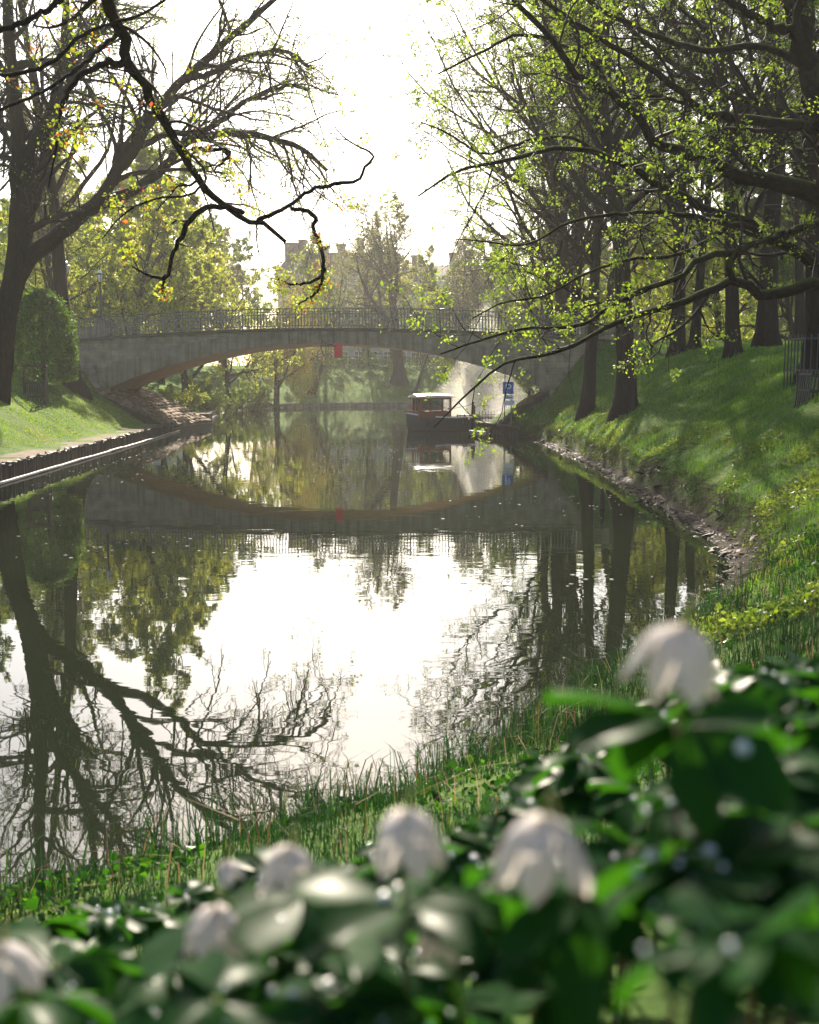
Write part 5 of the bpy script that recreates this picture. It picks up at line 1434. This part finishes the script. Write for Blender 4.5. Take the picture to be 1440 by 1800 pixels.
FL = [(1200, 1100, .475, 1.18, 'white anemone flower standing highest, against the water at right'),
      (955, 1437, .46, 1.25, 'large pale anemone bell right of centre among dark leaves'),
      (712, 1425, .53, 1.15, 'blurred white anemone bell near the middle of the bottom edge of the water'),
      (508, 1488, .60, 1.0, 'white anemone bell half hidden by leaves, left of the middle one'),
      (378, 1595, .62, 1.12, 'white anemone hanging open in the lower left, petals spread'),
      (-5, 1660, .56, 1.1, 'white anemone cut by the left frame edge'),
      (768, 1622, .56, .75, 'small white anemone bud low in the middle'),
      (398, 1512, .72, .62, 'tiny white anemone bud above the leaves at lower left')]
for i, (px, py, d, fs, lb) in enumerate(FL):
    p = at(px, py, d)
    off = rng.normal(0, .012, 2)
    x, y = p[0] + off[0], p[1] + .02 + abs(off[1])
    top = max(p[2] - .052, gz(x, y) + .05)
    anemone(x, y, top, lb, 'white wood anemones in bloom', ((p[0], p[1], p[2]), fs), rng.uniform(0, 6), 1.05, i)
n_pl = 0
r = np.random.default_rng(41)
tries = 0
cells = []
for yy in np.arange(.34, 1.45, .07):
    half = yy * .42
    for xx in np.arange(-half, half, .072 * (.8 + .35 * yy)):
        cells.append((xx + r.uniform(-.03, .03), yy + r.uniform(-.03, .03)))
plants = []
for (x, y) in cells:
    g = gz(x, y)
    px = 720 + 2000 * x / y
    zs = at(px, np.interp(px, SIL_X, SIL_Y) + r.uniform(0, 45), y)[2]
    want = g + r.uniform(.10, .19) + .45 * max(x - .03, 0)
    top = min(want, zs)
    if top - g < .035: continue
    _, py = to_px(np.array([x]), np.array([y]), np.array([top]))
    if py[0] > 1850: continue
    plants.append((x, y, top))
SHORT = ['highest flower at right', 'large bell right of centre', 'middle bell', 'half-hidden bell', 'open lower-left flower', 'flower at the left frame edge', 'small low bud', 'tiny bud at lower left']
FP = np.array([at(*q[:3]) for q in FL])
plants.sort(key=lambda q: q[1])
seen = {}
NTH = ['', 'second ', 'third ', 'fourth ', 'fifth ', 'sixth ', 'seventh ', 'eighth ', 'ninth ', 'tenth ', 'eleventh ', 'twelfth ', 'thirteenth ', 'fourteenth ', 'fifteenth ', 'sixteenth ', 'seventeenth ', 'eighteenth ', 'nineteenth ', 'twentieth ']
info = []
for (x, y, top) in plants:
    j = int(np.argmin(np.hypot(FP[:, 0] - x, FP[:, 1] - y))); dx, dy = x - FP[j, 0], y - FP[j, 1]
    dr = ('behind' if dy > 0 else 'in front of') if abs(dy) > abs(dx) else ('right of' if dx > 0 else 'left of')
    info.append((math.hypot(dx, dy), j, dr, x, y, top))
info.sort()
print('anemone plants', len(info))
for i, (q, j, dr, x, y, top) in enumerate(info):
    k = seen.get((j, dr), 0); seen[(j, dr)] = k + 1
    anemone(x, y, top, '%snearest leafy anemone %s the %s' % ((NTH[k] if k < 20 else '%dth ' % (k + 1)), dr, SHORT[j]), 'leafy anemones in the foreground', None, r.uniform(0, 6), r.uniform(.62, 1.0), 50 + i)

# dew on the leaves and grass
m, n, l, p = new_mat('dew')
p.inputs['Base Color'].default_value = (.9, .95, .95, 1); p.inputs['Roughness'].default_value = .2; p.inputs['IOR'].default_value = 1.8; p.inputs['Transmission Weight'].default_value = .5
M['dew'] = m
bm = bmesh.new(); bmesh.ops.create_icosphere(bm, subdivisions=1, radius=1); ic = np.array([v.co[:] for v in bm.verts]); it = np.array([[v.index for v in f.verts] for f in bm.faces]); bm.free()
nd = 800
lp = np.array(leafpos); k = r.integers(0, len(lp), nd)
dd = r.uniform(.006, .045, nd) * lp[k, 4]; aa = lp[k, 3] + r.normal(0, .7, nd)
C = np.stack([lp[k, 0] + dd * np.cos(aa), lp[k, 1] + dd * np.sin(aa), lp[k, 2] + .003 - 9 * dd ** 2], -1)
rad = np.exp(r.normal(-6.35, .35, nd))
nb = NB(); nb.raw((ic[None] * rad[:, None, None] + C[:, None, :]).reshape(-1, 3), t=(it[None] + (np.arange(nd) * len(ic))[:, None, None]).reshape(-1, 3))
tag(O('dew_drops', nb.mesh('dew_drops'), M['dew']), 'glinting dew drops on the foreground leaves', 'dew', kind='stuff')

print('tris', sum(len(m.loops) - 2 * len(m.polygons) for m in bpy.data.meshes), 'objects', len(bpy.data.objects))
